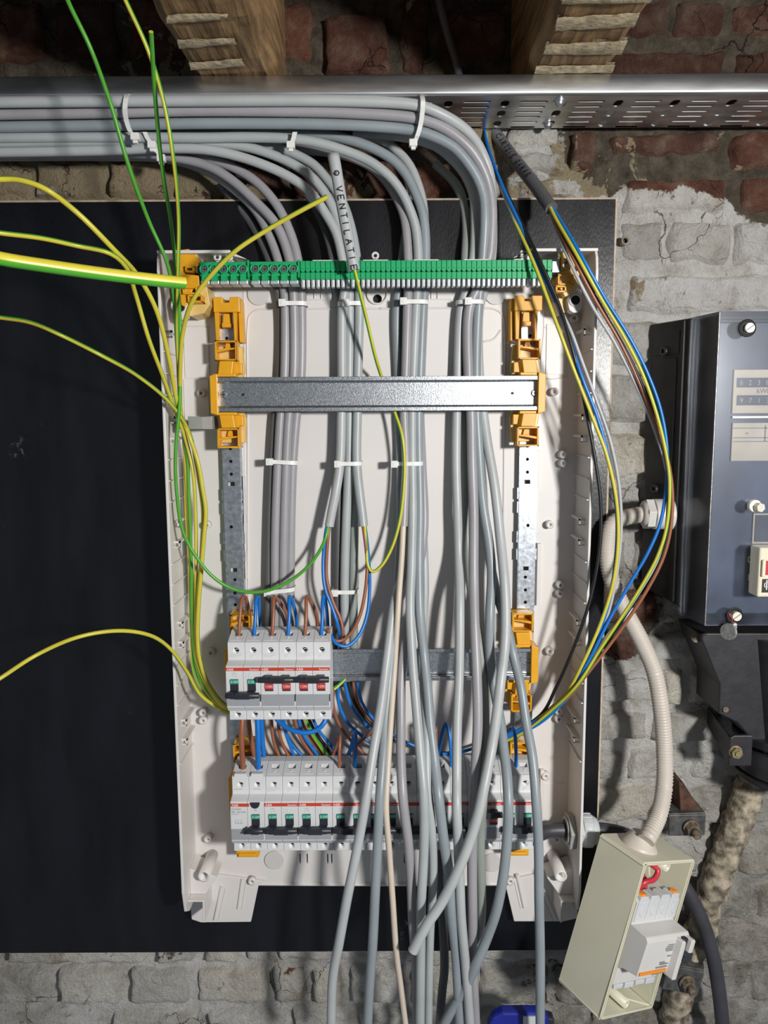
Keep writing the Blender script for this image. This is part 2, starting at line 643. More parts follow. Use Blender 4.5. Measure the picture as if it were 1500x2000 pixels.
def spline(pts, step=0.006):
    """Catmull-Rom through 3D points, resampled"""
    pts = [Vector(p) for p in pts]
    if len(pts) == 2:
        return [pts[0].lerp(pts[1], i / 8) for i in range(9)]
    q = [pts[0] * 2 - pts[1]] + pts + [pts[-1] * 2 - pts[-2]]
    out = []
    for i in range(1, len(q) - 2):
        p0, p1, p2, p3 = q[i - 1:i + 3]
        # centripetal parameters keep uneven control points from overshooting
        t0 = 0.0
        t1 = t0 + max((p1 - p0).length, 1e-6) ** 0.5
        t2 = t1 + max((p2 - p1).length, 1e-6) ** 0.5
        t3 = t2 + max((p3 - p2).length, 1e-6) ** 0.5
        n = max(2, int((p2 - p1).length / step))
        for k in range(n):
            t = t1 + (t2 - t1) * k / n
            a1 = p0 * ((t1 - t) / (t1 - t0)) + p1 * ((t - t0) / (t1 - t0))
            a2 = p1 * ((t2 - t) / (t2 - t1)) + p2 * ((t - t1) / (t2 - t1))
            a3 = p2 * ((t3 - t) / (t3 - t2)) + p3 * ((t - t2) / (t3 - t2))
            b1 = a1 * ((t2 - t) / (t2 - t0)) + a2 * ((t - t0) / (t2 - t0))
            b2 = a2 * ((t3 - t) / (t3 - t1)) + a3 * ((t - t1) / (t3 - t1))
            out.append(b1 * ((t2 - t) / (t2 - t1)) + b2 * ((t - t1) / (t2 - t1)))
    out.append(pts[-1])
    return out


def path(pp, step=0.006):
    """list of (px, py[, Y]); missing depths are interpolated between the given ones"""
    n = len(pp)
    ys = [p[2] if len(p) > 2 else None for p in pp]
    known = [i for i in range(n) if ys[i] is not None]
    for i in range(n):
        if ys[i] is None:
            a = max([k for k in known if k < i], default=None)
            b = min([k for k in known if k > i], default=None)
            if a is None:
                ys[i] = ys[b]
            elif b is None:
                ys[i] = ys[a]
            else:
                t = (i - a) / (b - a)
                t = t * t * (3 - 2 * t)
                ys[i] = ys[a] + (ys[b] - ys[a]) * t
    return spline([P(p[0], p[1], y) for p, y in zip(pp, ys)], step)


def px(pts, Y):
    """pixel polygon -> (x, z) polygon on plane Y"""
    out = []
    for a, b in pts:
        v = P(a, b, Y)
        out.append((v.x, v.z))
    return out


def boxpx(mb, x0, y0, x1, y1, yf, yb, mi=0, ref=None):
    """axis-aligned box whose front face (or plane ref) covers the pixel rectangle"""
    r = yf if ref is None else ref
    a = P(x0, y0, r)
    b = P(x1, y1, r)
    mb.box((a.x, yf, a.z), (b.x, yb, b.z), mi)


def plate(outer, holes, thick, name='plate'):
    """flat plate with real holes in the local XY plane, as vertices and faces (front at +thick)"""
    cu = bpy.data.curves.new(name, 'CURVE')
    cu.dimensions = '2D'
    cu.fill_mode = 'BOTH'
    cu.extrude = thick / 2
    for poly in [outer] + holes:
        sp = cu.splines.new('POLY')
        sp.points.add(len(poly) - 1)
        for i, (x, y) in enumerate(poly):
            sp.points[i].co = (x, y, 0, 1)
        sp.use_cyclic_u = True
    ob = bpy.data.objects.new(name, cu)
    COL.objects.link(ob)
    dg = bpy.context.evaluated_depsgraph_get()
    me = bpy.data.meshes.new_from_object(ob.evaluated_get(dg))
    vs = [v.co.copy() for v in me.vertices]
    fs = [tuple(p.vertices) for p in me.polygons]
    bpy.data.objects.remove(ob)
    bpy.data.curves.remove(cu)
    bpy.data.meshes.remove(me)
    return vs, fs


_tc = {}


def text(s, size, thick=0.00005, align='LEFT'):
    """flat lettering in the XZ plane facing -Y; returns verts, faces with origin at baseline start"""
    k = (s, size, align)
    if k in _tc:
        return _tc[k]
    cu = bpy.data.curves.new('t', 'FONT')
    cu.body = s
    cu.size = size
    cu.align_x = align
    cu.extrude = thick
    cu.resolution_u = 3
    ob = bpy.data.objects.new('t', cu)
    COL.objects.link(ob)
    dg = bpy.context.evaluated_depsgraph_get()
    me = bpy.data.meshes.new_from_object(ob.evaluated_get(dg))
    vs = [Vector((v.co.x, -v.co.z, v.co.y)) for v in me.vertices]
    fs = [tuple(p.vertices) for p in me.polygons]
    bpy.data.objects.remove(ob)
    bpy.data.curves.remove(cu)
    bpy.data.meshes.remove(me)
    _tc[k] = (vs, fs)
    return vs, fs


def addtext(mb, s, size, at, align='LEFT', mi=0, sx=1.0):
    vs, fs = text(s, size, align=align)
    a = Vector(at)
    mb.add([Vector((v.x * sx, v.y, v.z)) + a for v in vs], fs, mi)


def circ(cx, cy, r, n=14):
    return [(cx + r * math.cos(2 * math.pi * k / n), cy + r * math.sin(2 * math.pi * k / n)) for k in range(n)]


def slot(cx, cy, w, h, n=5):
    """rounded slot polygon, w along x"""
    r = h / 2
    pts = []
    for sgn, x in ((1, cx + w / 2 - r), (-1, cx - w / 2 + r)):
        for k in range(n + 1):
            a = -math.pi / 2 + math.pi * k / n
            pts.append((x + sgn * r * math.cos(a), cy + sgn * r * math.sin(a)))
    return pts


def boolcut(o, cutter):
    """cut a MB of closed shapes out of mesh object o (same local coordinates)"""
    cme = cutter.mesh('cut', 'hole_black')
    bm = bmesh.new()
    bm.from_mesh(cme)
    bmesh.ops.remove_doubles(bm, verts=bm.verts, dist=1e-7)
    bmesh.ops.recalc_face_normals(bm, faces=bm.faces)
    bm.to_mesh(cme)
    bm.free()
    co = bpy.data.objects.new('cut', cme)
    COL.objects.link(co)
    co.matrix_world = o.matrix_world
    md = o.modifiers.new('b', 'BOOLEAN')
    md.operation = 'DIFFERENCE'
    md.solver = 'EXACT'
    md.use_self = True
    md.object = co
    dg = bpy.context.evaluated_depsgraph_get()
    me = bpy.data.meshes.new_from_object(o.evaluated_get(dg))
    o.modifiers.clear()
    o.data = me
    bpy.data.objects.remove(co)


def PZ(pxx, pyy, z):
    """world point on the horizontal plane z (relative to the camera height) seen at a pixel"""
    d = _fw + _rt * ((pxx - 750.0) / FPX) + _up * (-(pyy - 1000.0) / FPX)
    t = z / d.z
    return CAM + d * t


def struct(o):
    o['kind'] = 'structure'
    return o


# ------------------------------------------------------------------ the old wall
WS = [(700, 60, 0, 0), (580, 60, .18, 0), (1250, 40, .08, .05), (1400, 120, .05, .1), (100, 60, 0, 0), (900, 60, 0, 0),
      (100, 340, .22, .75), (300, 345, .25, .85), (60, 380, .3, .7), (450, 350, .1, .35), (660, 340, .1, .25),
      (820, 340, .05, .05), (1050, 305, .55, .45), (1060, 370, .35, 1.0), (1180, 300, .1, .1), (1350, 280, .05, .1),
      (1450, 290, .05, .1), (1250, 330, .15, .1), (1400, 335, .1, .1),
      (1250, 400, .8, .2), (1380, 425, .98, .05), (1475, 390, .15, .1), (1470, 470, .55, .1), (1370, 490, 1, 0), (1240, 480, .7, .7),
      (1225, 570, .4, .3), (1290, 580, .85, .5), (1400, 570, 1, 0), (1330, 640, .85, .2), (1230, 700, .75, .1), (1230, 850, .85, .1),
      (1220, 950, .75, 0), (1215, 1240, .1, 0), (1190, 1330, .75, .1), (1300, 1300, .95, .1), (1330, 1450, 1, 0), (1220, 1450, .95, .2),
      (1210, 1570, .85, .1), (1380, 1560, .95, 0), (1470, 1620, .8, .1), (1450, 1800, .85, .1), (1450, 1950, .8, .1), (1350, 1960, .8, .1), (1480, 1720, .85, .1),
      (100, 1880, .95, 0), (50, 1930, .6, .1), (180, 1930, .95, 0), (330, 1930, .95, 0), (340, 1870, .5, .2), (450, 1890, 1, 0),
      (570, 1880, .6, .35), (580, 1950, .75, .1), (720, 1890, .65, .2), (730, 1950, .85, .1), (950, 1930, .8, .2), (1060, 1940, .5, 0),
      (400, 1985, .95, 0), (900, 1000, .5, .2)]


DIRT_SHADE = [(1480, 1640, .75), (1470, 1750, .9), (1450, 1850, .9), (1450, 1960, .9), (1340, 1960, .8), (1150, 1960, .9), (1050, 1960, .9), (960, 1900, .25), (50, 1935, .7), (30, 1985, .6),  # grime, soot and grey stone, plus the switch box's shadow painted in low down
        (180, 1930, .05), (330, 1935, .05), (440, 1890, .15), (560, 1950, .55), (480, 1930, .25), (730, 1950, .2), (300, 1985, .3), (1220, 1230, 1.3), (1235, 1150, 1.0), (1230, 1050, .5), (1230, 850, .12),
        (1240, 780, .3), (1380, 480, 0.0), (1260, 400, .1), (1400, 570, .05), (1230, 680, .15), (1190, 1340, .2), (1310, 1320, .05), (1320, 1450, .05), (1215, 1480, .15), (1385, 1560, .3), (1440, 1540, .7),
        (1330, 1610, .3), (200, 340, .2), (700, 340, .8), (1400, 700, .1), (1040, 310, .3)]


def dirt_shade_at(x, y):
    a = b = 0.0
    for u, v, w in DIRT_SHADE:
        d = ((x - u) ** 2 + (y - v) ** 2 + 300.0) ** -1.5
        a += w * d
        b += d
    return a / b


def wash_at(x, y):
    sw = ss = w0 = 0.0
    for a, b, w, s_ in WS:
        d = ((x - a) ** 2 + (y - b) ** 2 + 300.0) ** -1.6
        sw += w * d
        ss += s_ * d
        w0 += d
    return sw / w0, ss / w0


def unproj(v):
    d = v - CAM
    k = d.dot(_fw)
    return 750 + FPX * d.dot(_rt) / k, 1000 - FPX * d.dot(_up) / k


def set_attrs(me, org, dw=0.0, tone=0.5):
    W, S, D = [], [], []
    for v in me.vertices:
        x, y = unproj(v.co + org)
        w, s_ = wash_at(x, y)
        W.append(max(0.0, w + dw))
        S.append(s_)
        D.append(dirt_shade_at(x, y))
    for nm, vals in (('wash', W), ('sand', S), ('dirt_shade', D), ('tone', [tone] * len(W))):
        me.attributes.new(nm, 'FLOAT', 'POINT')
        me.attributes[nm].data.foreach_set('value', vals)


def mortar_wall():
    a = P(-330, -230, 0.04)
    b = P(1830, 2230, 0.04)
    nx, nz = 190, 210
    vs, fs = [], []
    for j in range(nz + 1):
        for i in range(nx + 1):
            x = a.x + (b.x - a.x) * i / nx
            z = a.z + (b.z - a.z) * j / nz
            n = noise.fractal(Vector((x * 34, 3.1, z * 34)), 1.0, 2.0, 5) * 0.0055
            n += noise.noise(Vector((x * 9, 7.7, z * 9))) * 0.0045
            vs.append((x, 0.0405 - n, z))
    for j in range(nz):
        for i in range(nx):
            k = j * (nx + 1) + i
            fs.append((k, k + 1, k + nx + 2, k + nx + 1))
    # give the wall a back so it has thickness
    o0 = len(vs)
    vs += [(a.x, 0.25, a.z), (b.x, 0.25, a.z), (b.x, 0.25, b.z), (a.x, 0.25, b.z)]
    fs.append((o0 + 3, o0 + 2, o0 + 1, o0))
    m = MB()
    m.add(vs, fs, 0, True)
    o = struct(m.build('wall_back', 'lime_mortar'))
    set_attrs(o.data, Vector(o.location), 0.0, 0.55)
    return o


WALL = mortar_wall()

ROWS = [
    (-120, -15, [-260, -110, 40, 190, 340, 500, 640, 790, 930, 1080, 1190, 1320, 1420, 1560, 1700]),
    (-8, 118, [-260, -60, 90, 240, 400, 530, 617]),
    (24, 144, [622, 768]), (-14, 142, [774, 846]), (10, 120, [850, 1000, 1180]),
    (-6, 68, [1192, 1318, 1424]), (-4, 66, [1432, 1560, 1700]),
    (94, 152, [1184, 1422]), (92, 150, [1432, 1600]), (160, 220, [1100, 1250, 1420, 1560]),
    (228, 300, [-260, -120, -20, 125, 275, 405, 520, 640, 770, 870, 975]),
    (307, 388, [-260, -90, 55, 200, 330, 470, 560, 700, 800, 890, 985]),
    (236, 288, [985, 1102]), (294, 338, [985, 1112]), (343, 388, [1008, 1140]), (250, 330, [1112, 1170]),
    (252, 302, [1192, 1414]), (250, 330, [1430, 1600]),
    (342, 419, [1220, 1428]), (338, 412, [1446, 1600]),
    (426, 516, [1208, 1304, 1438, 1580]), (530, 613, [1222, 1560]), (622, 716, [1120, 1330, 1470, 1600]),
    (727, 832, [1120, 1290, 1420, 1560]), (842, 938, [1120, 1350, 1500]), (948, 1046, [1120, 1262, 1400, 1540]),
    (1056, 1142, [1120, 1230, 1370, 1500]), (1152, 1226, [1120, 1290, 1430, 1560]),
    (1234, 1300, [1130, 1250, 1400, 1550]), (1309, 1382, [1120, 1292, 1342, 1480, 1600]), (1390, 1456, [1120, 1272, 1420, 1560]),
    (1464, 1530, [1120, 1225, 1350, 1500]), (1540, 1612, [1120, 1290, 1420, 1560]), (1622, 1718, [1120, 1250, 1440, 1600]),
    (1727, 1800, [1180, 1330, 1480, 1640]), (1809, 1888, [1180, 1290, 1400, 1560]), (1897, 1966, [1085, 1190, 1340, 1470, 1640]),
    (1975, 2052, [1010, 1150, 1300, 1420, 1600]), (2060, 2140, [900, 1090, 1250, 1400, 1600]),
    (1836, 1886, [-240, 6, 294, 388, 472, 534, 692, 802, 932, 1080]),
    (1894, 1968, [-240, -120, 102, 242, 376, 528, 602, 676, 798, 932, 1078]),
    (1976, 2052, [-240, -60, 207, 397, 564, 692, 854, 1000]), (2060, 2140, [-240, 60, 260, 480, 640, 860]),
]


def brick_mesh(x0, y0, x1, y1, seed):
    a = P(x0, y0, 0.03)
    b = P(x1, y1, 0.03)
    rnd = random.Random(seed)
    px0, px1 = a.x + 0.0022, b.x - 0.0022
    z1, z0 = a.z - 0.0012, b.z + 0.0012
    W, H = px1 - px0, z1 - z0
    if W < 0.01 or H < 0.01:
        return None
    nx = max(8, int(W / 0.0045))
    nz = max(8, int(H / 0.0045))
    yb = 0.046
    yf = 0.0305 + rnd.uniform(-0.0035, 0.0025)
    tilt = rnd.uniform(-0.03, 0.03)
    rad = rnd.uniform(0.0045, 0.0085)
    sx, sz = rnd.uniform(0, 50), rnd.uniform(0, 50)
    vs, fs = [], []
    for j in range(nz + 1):
        for i in range(nx + 1):
            # columns packed towards the edges
            u = i / nx
            w = j / nz
            x = px0 + W * u
            z = z0 + H * w
            ex = min(x - px0, px1 - x)
            ez = min(z - z0, z1 - z)
            # rounded outline in plan
            cxr, czr = max(0.0, rad - ex), max(0.0, rad - ez)
            d = math.hypot(cxr, czr) / rad
            y = yf + (yb - yf) * (min(1.0, d) ** 3.5) + tilt * (x - (px0 + px1) / 2) * 0.35
            n1 = noise.fractal(Vector((x * 45 + sx, 1.7, z * 45 + sz)), 1.0, 2.0, 5)
            jx = noise.noise(Vector((x * 45 + sx, 9.0, z * 45))) * 0.0050
            jz = noise.noise(Vector((x * 45, 4.0 + sx, z * 45))) * 0.0050
            edge = 1.0 if d < 1 else 0.4
            vs.append((x + jx, y - n1 * 0.0042 * edge, z + jz))
    for j in range(nz):
        for i in range(nx):
            k = j * (nx + 1) + i
            fs.append((k, k + 1, k + nx + 2, k + nx + 1))
    m = MB()
    m.add(vs, fs, 0, True)
    return m


_bi = 0
for y0, y1, xs in ROWS:
    for x0, x1 in zip(xs[:-1], xs[1:]):
        _bi += 1
        rr = random.Random(_bi * 13)
        m = brick_mesh(x0 + 1.5, y0 + 1, x1 - 1.5, y1 - 1, _bi)
        if not m:
            continue
        o = m.build('brick', 'old_brick', WALL)
        set_attrs(o.data, Vector(WALL.location), rr.uniform(-0.12, 0.10), rr.uniform(0.1, 0.95))

# ------------------------------------------------------------------ ceiling and joists
cm = MB()
cm.box((-0.95, 0.25, ZC + 0.53), (0.95, -1.9, ZC + 0.56))  # out of view, added to block light above the joists
struct(cm.build('ceiling', 'dark_ceiling'))


def joist(xl, xr, label, strips, seed):
    yb, yf = 0.03, -1.5
    z0, z1 = ZC + 0.3255, ZC + 0.53
    t = thing('wooden_joist', label, 'joist', ((xl + xr) / 2, yb, z0), 'ceiling joists')
    n = 130
    m = MB()
    prof = []
    for k in range(9):
        prof.append((xl + (xr - xl) * k / 8, z0))
    prof += [(xr, z0 + 0.03), (xr, z0 + 0.1), (xr, z1), (xl, z1), (xl, z0 + 0.1), (xl, z0 + 0.03)]
    vs, fs = [], []
    w = len(prof)
    for i in range(n + 1):
        y = yb + (yf - yb) * (i / n) ** 1.3
        for (x, z) in prof:
            q = Vector((x * 30 + seed, y * 14, z * 30))
            dx = noise.fractal(q, 1.0, 2.0, 3) * 0.0035
            dz = noise.fractal(q + Vector((7, 3, 1)), 1.0, 2.0, 3) * 0.0030 if z < z0 + 0.01 else 0
            wane = 0.009 if (abs(x - xr) < 1e-5 or abs(x - xl) < 1e-5) and z == z0 else 0
            vs.append((x + dx, y, z + abs(dz) + wane))
    for i in range(n):
        for k in range(w):
            k2 = (k + 1) % w
            fs.append((i * w + k, i * w + k2, (i + 1) * w + k2, (i + 1) * w + k))
    fs.append(tuple(range(w)))
    fs.append(tuple(n * w + k for k in range(w)))
    m.add(vs, fs, 0, False)
    m.build('beam', 'rough_timber', t)
    for si, (pa, pb) in enumerate(strips):
        # remains of lime plaster where laths crossed
        sm = MB()
        A = [PZ(q[0], q[1], 0.3245) for q in pa]
        B = [PZ(q[0], q[1], 0.3245) for q in pb]
        nn = 22
        vs, fs = [], []
        for i in range(nn + 1):
            u = i / nn
            p = A[0].lerp(A[1], u)
            q = B[0].lerp(B[1], u)
            for r_ in range(5):
                s_ = r_ / 4
                c = p.lerp(q, s_)
                jit = noise.fractal(Vector((c.x * 90, c.y * 90, seed + si)), 1, 2, 3)
                zz = ZC + 0.3250 - 0.0012 * (1 - (2 * s_ - 1) ** 4) * (0.8 + 0.4 * jit)
                c2 = c + Vector((jit * 0.0012, jit * 0.0018, 0))
                vs.append((c2.x, c2.y, zz))
        # top side buried in the beam
        for i in range(nn + 1):
            u = i / nn
            for r_ in range(5):
                c = A[0].lerp(A[1], u).lerp(B[0].lerp(B[1], u), r_ / 4)
                vs.append((c.x, c.y, ZC + 0.3275))
        o2 = (nn + 1) * 5
        for i in range(nn):
            for r_ in range(4):
                k = i * 5 + r_
                fs.append((k, k + 1, k + 6, k + 5))
                fs.append((o2 + k, o2 + k + 5, o2 + k + 6, o2 + k + 1))
        sm.add(vs, fs, 0, True)
        sm.build('plaster_strip', 'pale_plaster', t)
    return t


jl0, jl1 = P(368, 148, -0.063).x, P(540, 148, -0.063).x
jr0, jr1 = P(1030, 148, -0.063).x, P(1190, 148, -0.063).x
joist(jl0, jl1, 'rough sawn wooden joist with three pale plaster stripes, left of the two', [
    (((322, 48), (446, 38)), ((326, 30), (444, 28))),
    (((350, 97), (462, 86)), ((346, 78), (458, 76))),
    (((374, 139), (480, 130)), ((368, 124), (474, 116)))], 3.0)
joist(jr0, jr1, 'rough sawn wooden joist above the two tray screws, brightly lit, right of the two', [
    (((1082, 62), (1238, 54)), ((1090, 36), (1250, 26))),
    (((1060, 108), (1214, 108)), ((1068, 88), (1226, 80))),
    (((1042, 146), (1192, 144)), ((1048, 130), (1202, 128))),
    (((1094, 10), (1268, 8)), ((1100, -14), (1282, -16)))], 11.0)

# ------------------------------------------------------------------ cable tray
TZ = 0.3065


def cable_tray():
    yf, yb = -0.063, 0.022
    t = thing('cable_tray', 'long galvanised perforated cable tray running under the joists', 'cable tray', (0, yb, ZC + TZ))
    x0, x1 = -0.80, 0.80
    X0 = PZ(1207, 201, TZ).x
    per = PZ(1317, 201, TZ).x - X0
    ysh = [PZ(1207, q, TZ).y for q in (201, 220, 240)]
    ylg = [PZ(1207, q, TZ).y for q in (196.5, 206.5, 216.5, 226, 236, 246)]
    holes = []
    k0 = int((x0 - X0) / per) + 1
    k1 = int((x1 - X0) / per) - 1
    for k in range(k0, k1 + 1):
        x = X0 + k * per
        for q in ysh:
            holes.append([(x + b, q + a) for a, b in slot(0, 0, 0.0165, 0.0085)])
        for q in ylg:
            holes.append([(x + per / 2 + a, q + b) for a, b in slot(0, 0, 0.0275, 0.0040)])
    vs, fs = plate([(x0, yf + 0.003), (x1, yf + 0.003), (x1, yb), (x0, yb)], holes, 0.0012)
    m = MB()
    m.add([(v.x, v.y, ZC + TZ + v.z) for v in vs], fs)
    # rounded front corner, front wall with returned lip, back wall
    prof = [(yf + 0.003, TZ - 0.0006)]
    for k in range(1, 7):
        a = math.pi / 2 * k / 6
        prof.append((yf + 0.003 - 0.003 * math.sin(a), TZ - 0.0006 + 0.003 * (1 - math.cos(a))))
    prof += [(yf, TZ + 0.0172), (yf + 0.0006, TZ + 0.018), (yf + 0.0014, TZ + 0.0172)]
    for k in range(6, -1, -1):
        a = math.pi / 2 * k / 6
        prof.append((yf + 0.003 - 0.0018 * math.sin(a), TZ + 0.0006 + 0.0018 * (1 - math.cos(a))))
    n = len(prof)
    vs = [(x0, y, ZC + z) for y, z in prof] + [(x1, y, ZC + z) for y, z in prof]
    fs = [(i, (i + 1) % n, (i + 1) % n + n, i + n) for i in range(n)]
    m.add(vs, fs, 0, True)
    m.box((x0, yb, ZC + TZ - 0.0006), (x1, yb + 0.0012, ZC + TZ + 0.0172))
    m.build('channel', 'galvanised_tray', t)
    for (qx, qy) in ((1093, 197), (1070, 241)):
        c = PZ(qx, qy, TZ)
        sm = MB()
        sm.cyl((c.x, c.y, ZC + TZ - 0.0006), (0, 0, -1), 0.0062, 0.0012, 20)
        sm.cyl((c.x, c.y, ZC + TZ - 0.0018), (0, 0, -1), 0.0050, 0.0020, 18, r2=0.0042)
        sm.cyl((c.x, c.y, ZC + TZ - 0.0038), (0, 0, -1), 0.0042, 0.0024, 18, r2=0.0022)
        sm.cyl((c.x, c.y, ZC + TZ), (0, 0, 1), 0.002, 0.020, 10)
        sm.build('mounting_screw', 'screw_steel', t)
    return t


cable_tray()

# ------------------------------------------------------------------ black board
def mounting_board():
    a = P(1207, 382, 0.0)
    b = P(1172, 1857, 0.0)
    x0, x1 = -0.63, a.x
    z1, z0 = P(600, 388, 0).z, b.z
    c = 0.0022
    m = MB()
    o = [(x0, z0), (x1, z0), (x1, z1), (x0, z1)]
    i_ = [(x0 + c, z0 + c * 0.5), (x1 - c, z0 + c * 0.5), (x1 - c, z1 - c), (x0 + c, z1 - c)]
    vs = [(x, 0.0, z) for x, z in i_] + [(x, 0.0012, z) for x, z in o] + [(x, 0.015, z) for x, z in o]
    m.add(vs, [(0, 1, 2, 3)], 0)
    m.f += [[k, (k + 1) % 4, (k + 1) % 4 + 4, k + 4] for k in range(4)]
    m.f += [[k + 4, (k + 1) % 4 + 4, (k + 1) % 4 + 8, k + 8] for k in range(4)]
    m.f.append([11, 10, 9, 8])
    m.m += [1] * 8 + [0]
    m.sm += [False] * 9
    ob = m.build('mounting_board', ['board_film', 'plywood_edge'])
    tagp(ob, 'large black film-faced plywood board behind the white enclosure', 'board')


mounting_board()

# ------------------------------------------------------------------ white enclosure base
EX0, EX1 = -0.2185, 0.2085          # side wall inner faces
EYB, EYR = -0.004, -0.065           # back and rim depth
EBP = -0.009                        # front of back plate
EZT = ZC + 0.1635
EZB = P(366, 1795, EYR).z


def enclosure():
    t = thing('enclosure_base', 'open white plastic distribution enclosure base with moulded side walls, cover removed', 'enclosure',
              (-0.005, EYB, EZB))
    w = 0.0028
    zbp = P(750, 1727, EBP).z
    zc0 = P(750, 520, EBP).z
    xa, xb = P(448, 481, EYR).x, P(1035, 475, EYR).x
    # back plate with two top ears
    bp = MB()
    outl = [(EX0, zbp), (EX1, zbp), (EX1, EZT), (xb, EZT), (xb - 0.014, zc0), (xa + 0.014, zc0), (xa, EZT), (EX0, EZT)]
    kh = P(737, 577, EBP)
    holes = [circ(kh.x, kh.z - 0.0035, 0.0048, 18), ]
    for qx, qy in ((617, 572), (630, 572), (846, 571), (858, 571)):
        v = P(qx, qy, EBP)
        holes.append([(v.x - 0.0008, v.z - 0.006), (v.x + 0.0008, v.z - 0.006), (v.x + 0.0008, v.z + 0.006), (v.x - 0.0008, v.z + 0.006)])
    for qx in (586, 600, 640, 648, 690, 790, 856, 862):
        v = P(qx, 1677, EBP)
        holes.append([(v.x - 0.0007, v.z - 0.006), (v.x + 0.0007, v.z - 0.006), (v.x + 0.0007, v.z + 0.006), (v.x - 0.0007, v.z + 0.006)])
    vs, fs = plate(outl, holes, 0.0045)
    bp.add([(v.x, EBP + 0.00225 - v.z, v.y) for v in vs], fs)
    bp.build('back_plate', 'enclosure_plastic', t)
    # moulded relief of the back plate: raised border beads and shallow panels
    rel = MB()

    def bead(pts, r=0.0013):
        rel.tube(spline([P(a, b, EBP) for a, b in pts], 0.004), r, 6)
    bead([(487, 1440), (485, 1100), (484, 800), (484, 640), (488, 616), (502, 606), (540, 604), (740, 603)])
    bead([(740, 603), (930, 602), (966, 604), (981, 614), (985, 640), (985, 800), (983, 1100), (980, 1440)])
    bead([(940, 668), (965, 662), (978, 645)])
    bead([(476, 560), (478, 700), (478, 1000), (481, 1440)], 0.0009)
    bead([(1062, 560), (1062, 640), (1062, 736), (1110, 737)], 0.0008)
    bead([(1062, 640), (1106, 637)], 0.0008)
    bead([(357, 637), (410, 637)], 0.0010)
    bead([(374, 1724), (520, 1726), (750, 1727), (980, 1726)], 0.0022)
    bead([(1058, 1531), (1102, 1529)], 0.0008)
    for x0, y0, x1, y1 in ((1068, 633, 1106, 731), (358, 741, 409, 822), (358, 640, 409, 738)):
        boxpx(rel, x0, y0, x1, y1, EBP - 0.0012, EBP)
    for x0, y0, x1, y1 in ((1046, 880, 1051, 960), (1048, 1060, 1053, 1180), (476, 930, 482, 1020), (478, 1020, 484, 1130), (1054, 1500, 1057, 1700)):
        boxpx(rel, x0, y0, x1, y1, EBP - 0.006, EBP, ref=EBP)
    boxpx(rel, 598, 558, 648, 586, EBP - 0.0018, EBP)
    boxpx(rel, 832, 557, 882, 585, EBP - 0.0018, EBP)
    # the notches are outlined by thin tabs
    for qx in (617, 630, 846, 858):
        boxpx(rel, qx - 4, 560, qx - 3, 583, EBP - 0.0035, EBP)
    rel.build('moulded_relief', 'enclosure_plastic', t, bevel=0.0004, seg=1)
    # round knock-outs
    for (qx, qy, r) in ((505, 575, 0.0115), (968, 574, 0.0115), (536, 1679, 0.0112), (960, 1684, 0.0112)):
        k = MB()
        c = P(qx, qy, EBP)
        k.cyl((c.x, EBP + 0.001, c.z), (0, -1, 0), r, 0.003, 32, smooth=True)
        k.build('knockout', 'grey_knockout', t, bevel=0.0005)
    # keyhole surround and wall screw
    k = MB()
    c = P(737, 574, EBP)
    k.ring((c.x, EBP + 0.0005, c.z), (0, -1, 0), 0.0115, 0.0095, 0.0028, 28)
    k.build('keyhole_surround', 'enclosure_plastic', t)
    k = MB()
    k.cyl((c.x, EBP + 0.001, c.z + 0.0045), (0, -1, 0), 0.0036, 0.0025, 16, r2=0.0026)
    k.build('wall_screw', 'screw_steel', t)
    # side walls with curved ends
    for s, name in ((-1, 'side_wall'), (1, 'side_wall')):
        x0 = EX0 - w if s < 0 else EX1
        x1 = EX0 if s < 0 else EX1 + w
        prof = [(EYB, EZB - 0.004), (-0.045, EZB - 0.004), (-0.058, EZB + 0.004), (EYR, EZB + 0.030), (EYR, EZT - 0.02), (-0.063, EZT - 0.008), (-0.058, EZT), (EYB, EZT)]
        m = MB()
        n = len(prof)
        vs = [(x0, y, z) for y, z in prof] + [(x1, y, z) for y, z in prof]
        m.add(vs, [tuple(range(n)), tuple(range(2 * n - 1, n - 1, -1))] + [(i, (i + 1) % n, (i + 1) % n + n, i + n) for i in range(n)])
        wall = m.build(name, 'enclosure_plastic', t, bevel=0.0006)
        # ribs and hooks on the inside
        k = 0
        z = EZT - 0.075
        while z > EZB + 0.16:
            hook = k % 5 in (0, 4)
            xi = EX0 if s < 0 else EX1
            r = MB()
            if hook:
                r.box((xi, -0.050, z), (xi - s * 0.0055, -0.014, z - 0.0022))
                r.box((xi - s * 0.0045, -0.050, z + 0.0005), (xi - s * 0.0055, -0.046, z - 0.007))
                r.box((xi, -0.050, z - 0.006), (xi - s * 0.0055, -0.047, z - 0.007))
            else:
                r.box((xi, -0.0635, z), (xi - s * 0.0022, -0.012, z - 0.0011))
            r.build('rib', 'enclosure_plastic', wall)
            z -= 0.0215
            k += 1
    # top ears: top wall pieces
    for (x0, x1, xd) in ((EX0 - w, xa, xa + 0.014), (EX1 + w, xb, xb - 0.014)):
        m = MB()
        m.box((x0, -0.062, EZT - 0.0025), (x1, EYB, EZT + 0.0005))
        m.prism([(x1, EZT + 0.0005), (x1, EZT - 0.0028), (xd - (0.002 if xd > x1 else -0.002), zc0), (xd, zc0)], -0.050, EYB)
        m.build('top_wall', 'enclosure_plastic', t, bevel=0.0005)
        # inner fins
        f = MB()
        sg = 1 if x1 > x0 else -1
        xm = x0 + sg * 0.036
        f.box((xm, -0.055, EZT - 0.0025), (xm + sg * 0.0018, EBP, EZT - 0.020))
        f.box((x1 - sg * 0.014, -0.040, EZT - 0.0025), (x1 - sg * 0.002, EBP, EZT - 0.014))
        f.build('fin', 'enclosure_plastic', t, bevel=0.0004, seg=1)
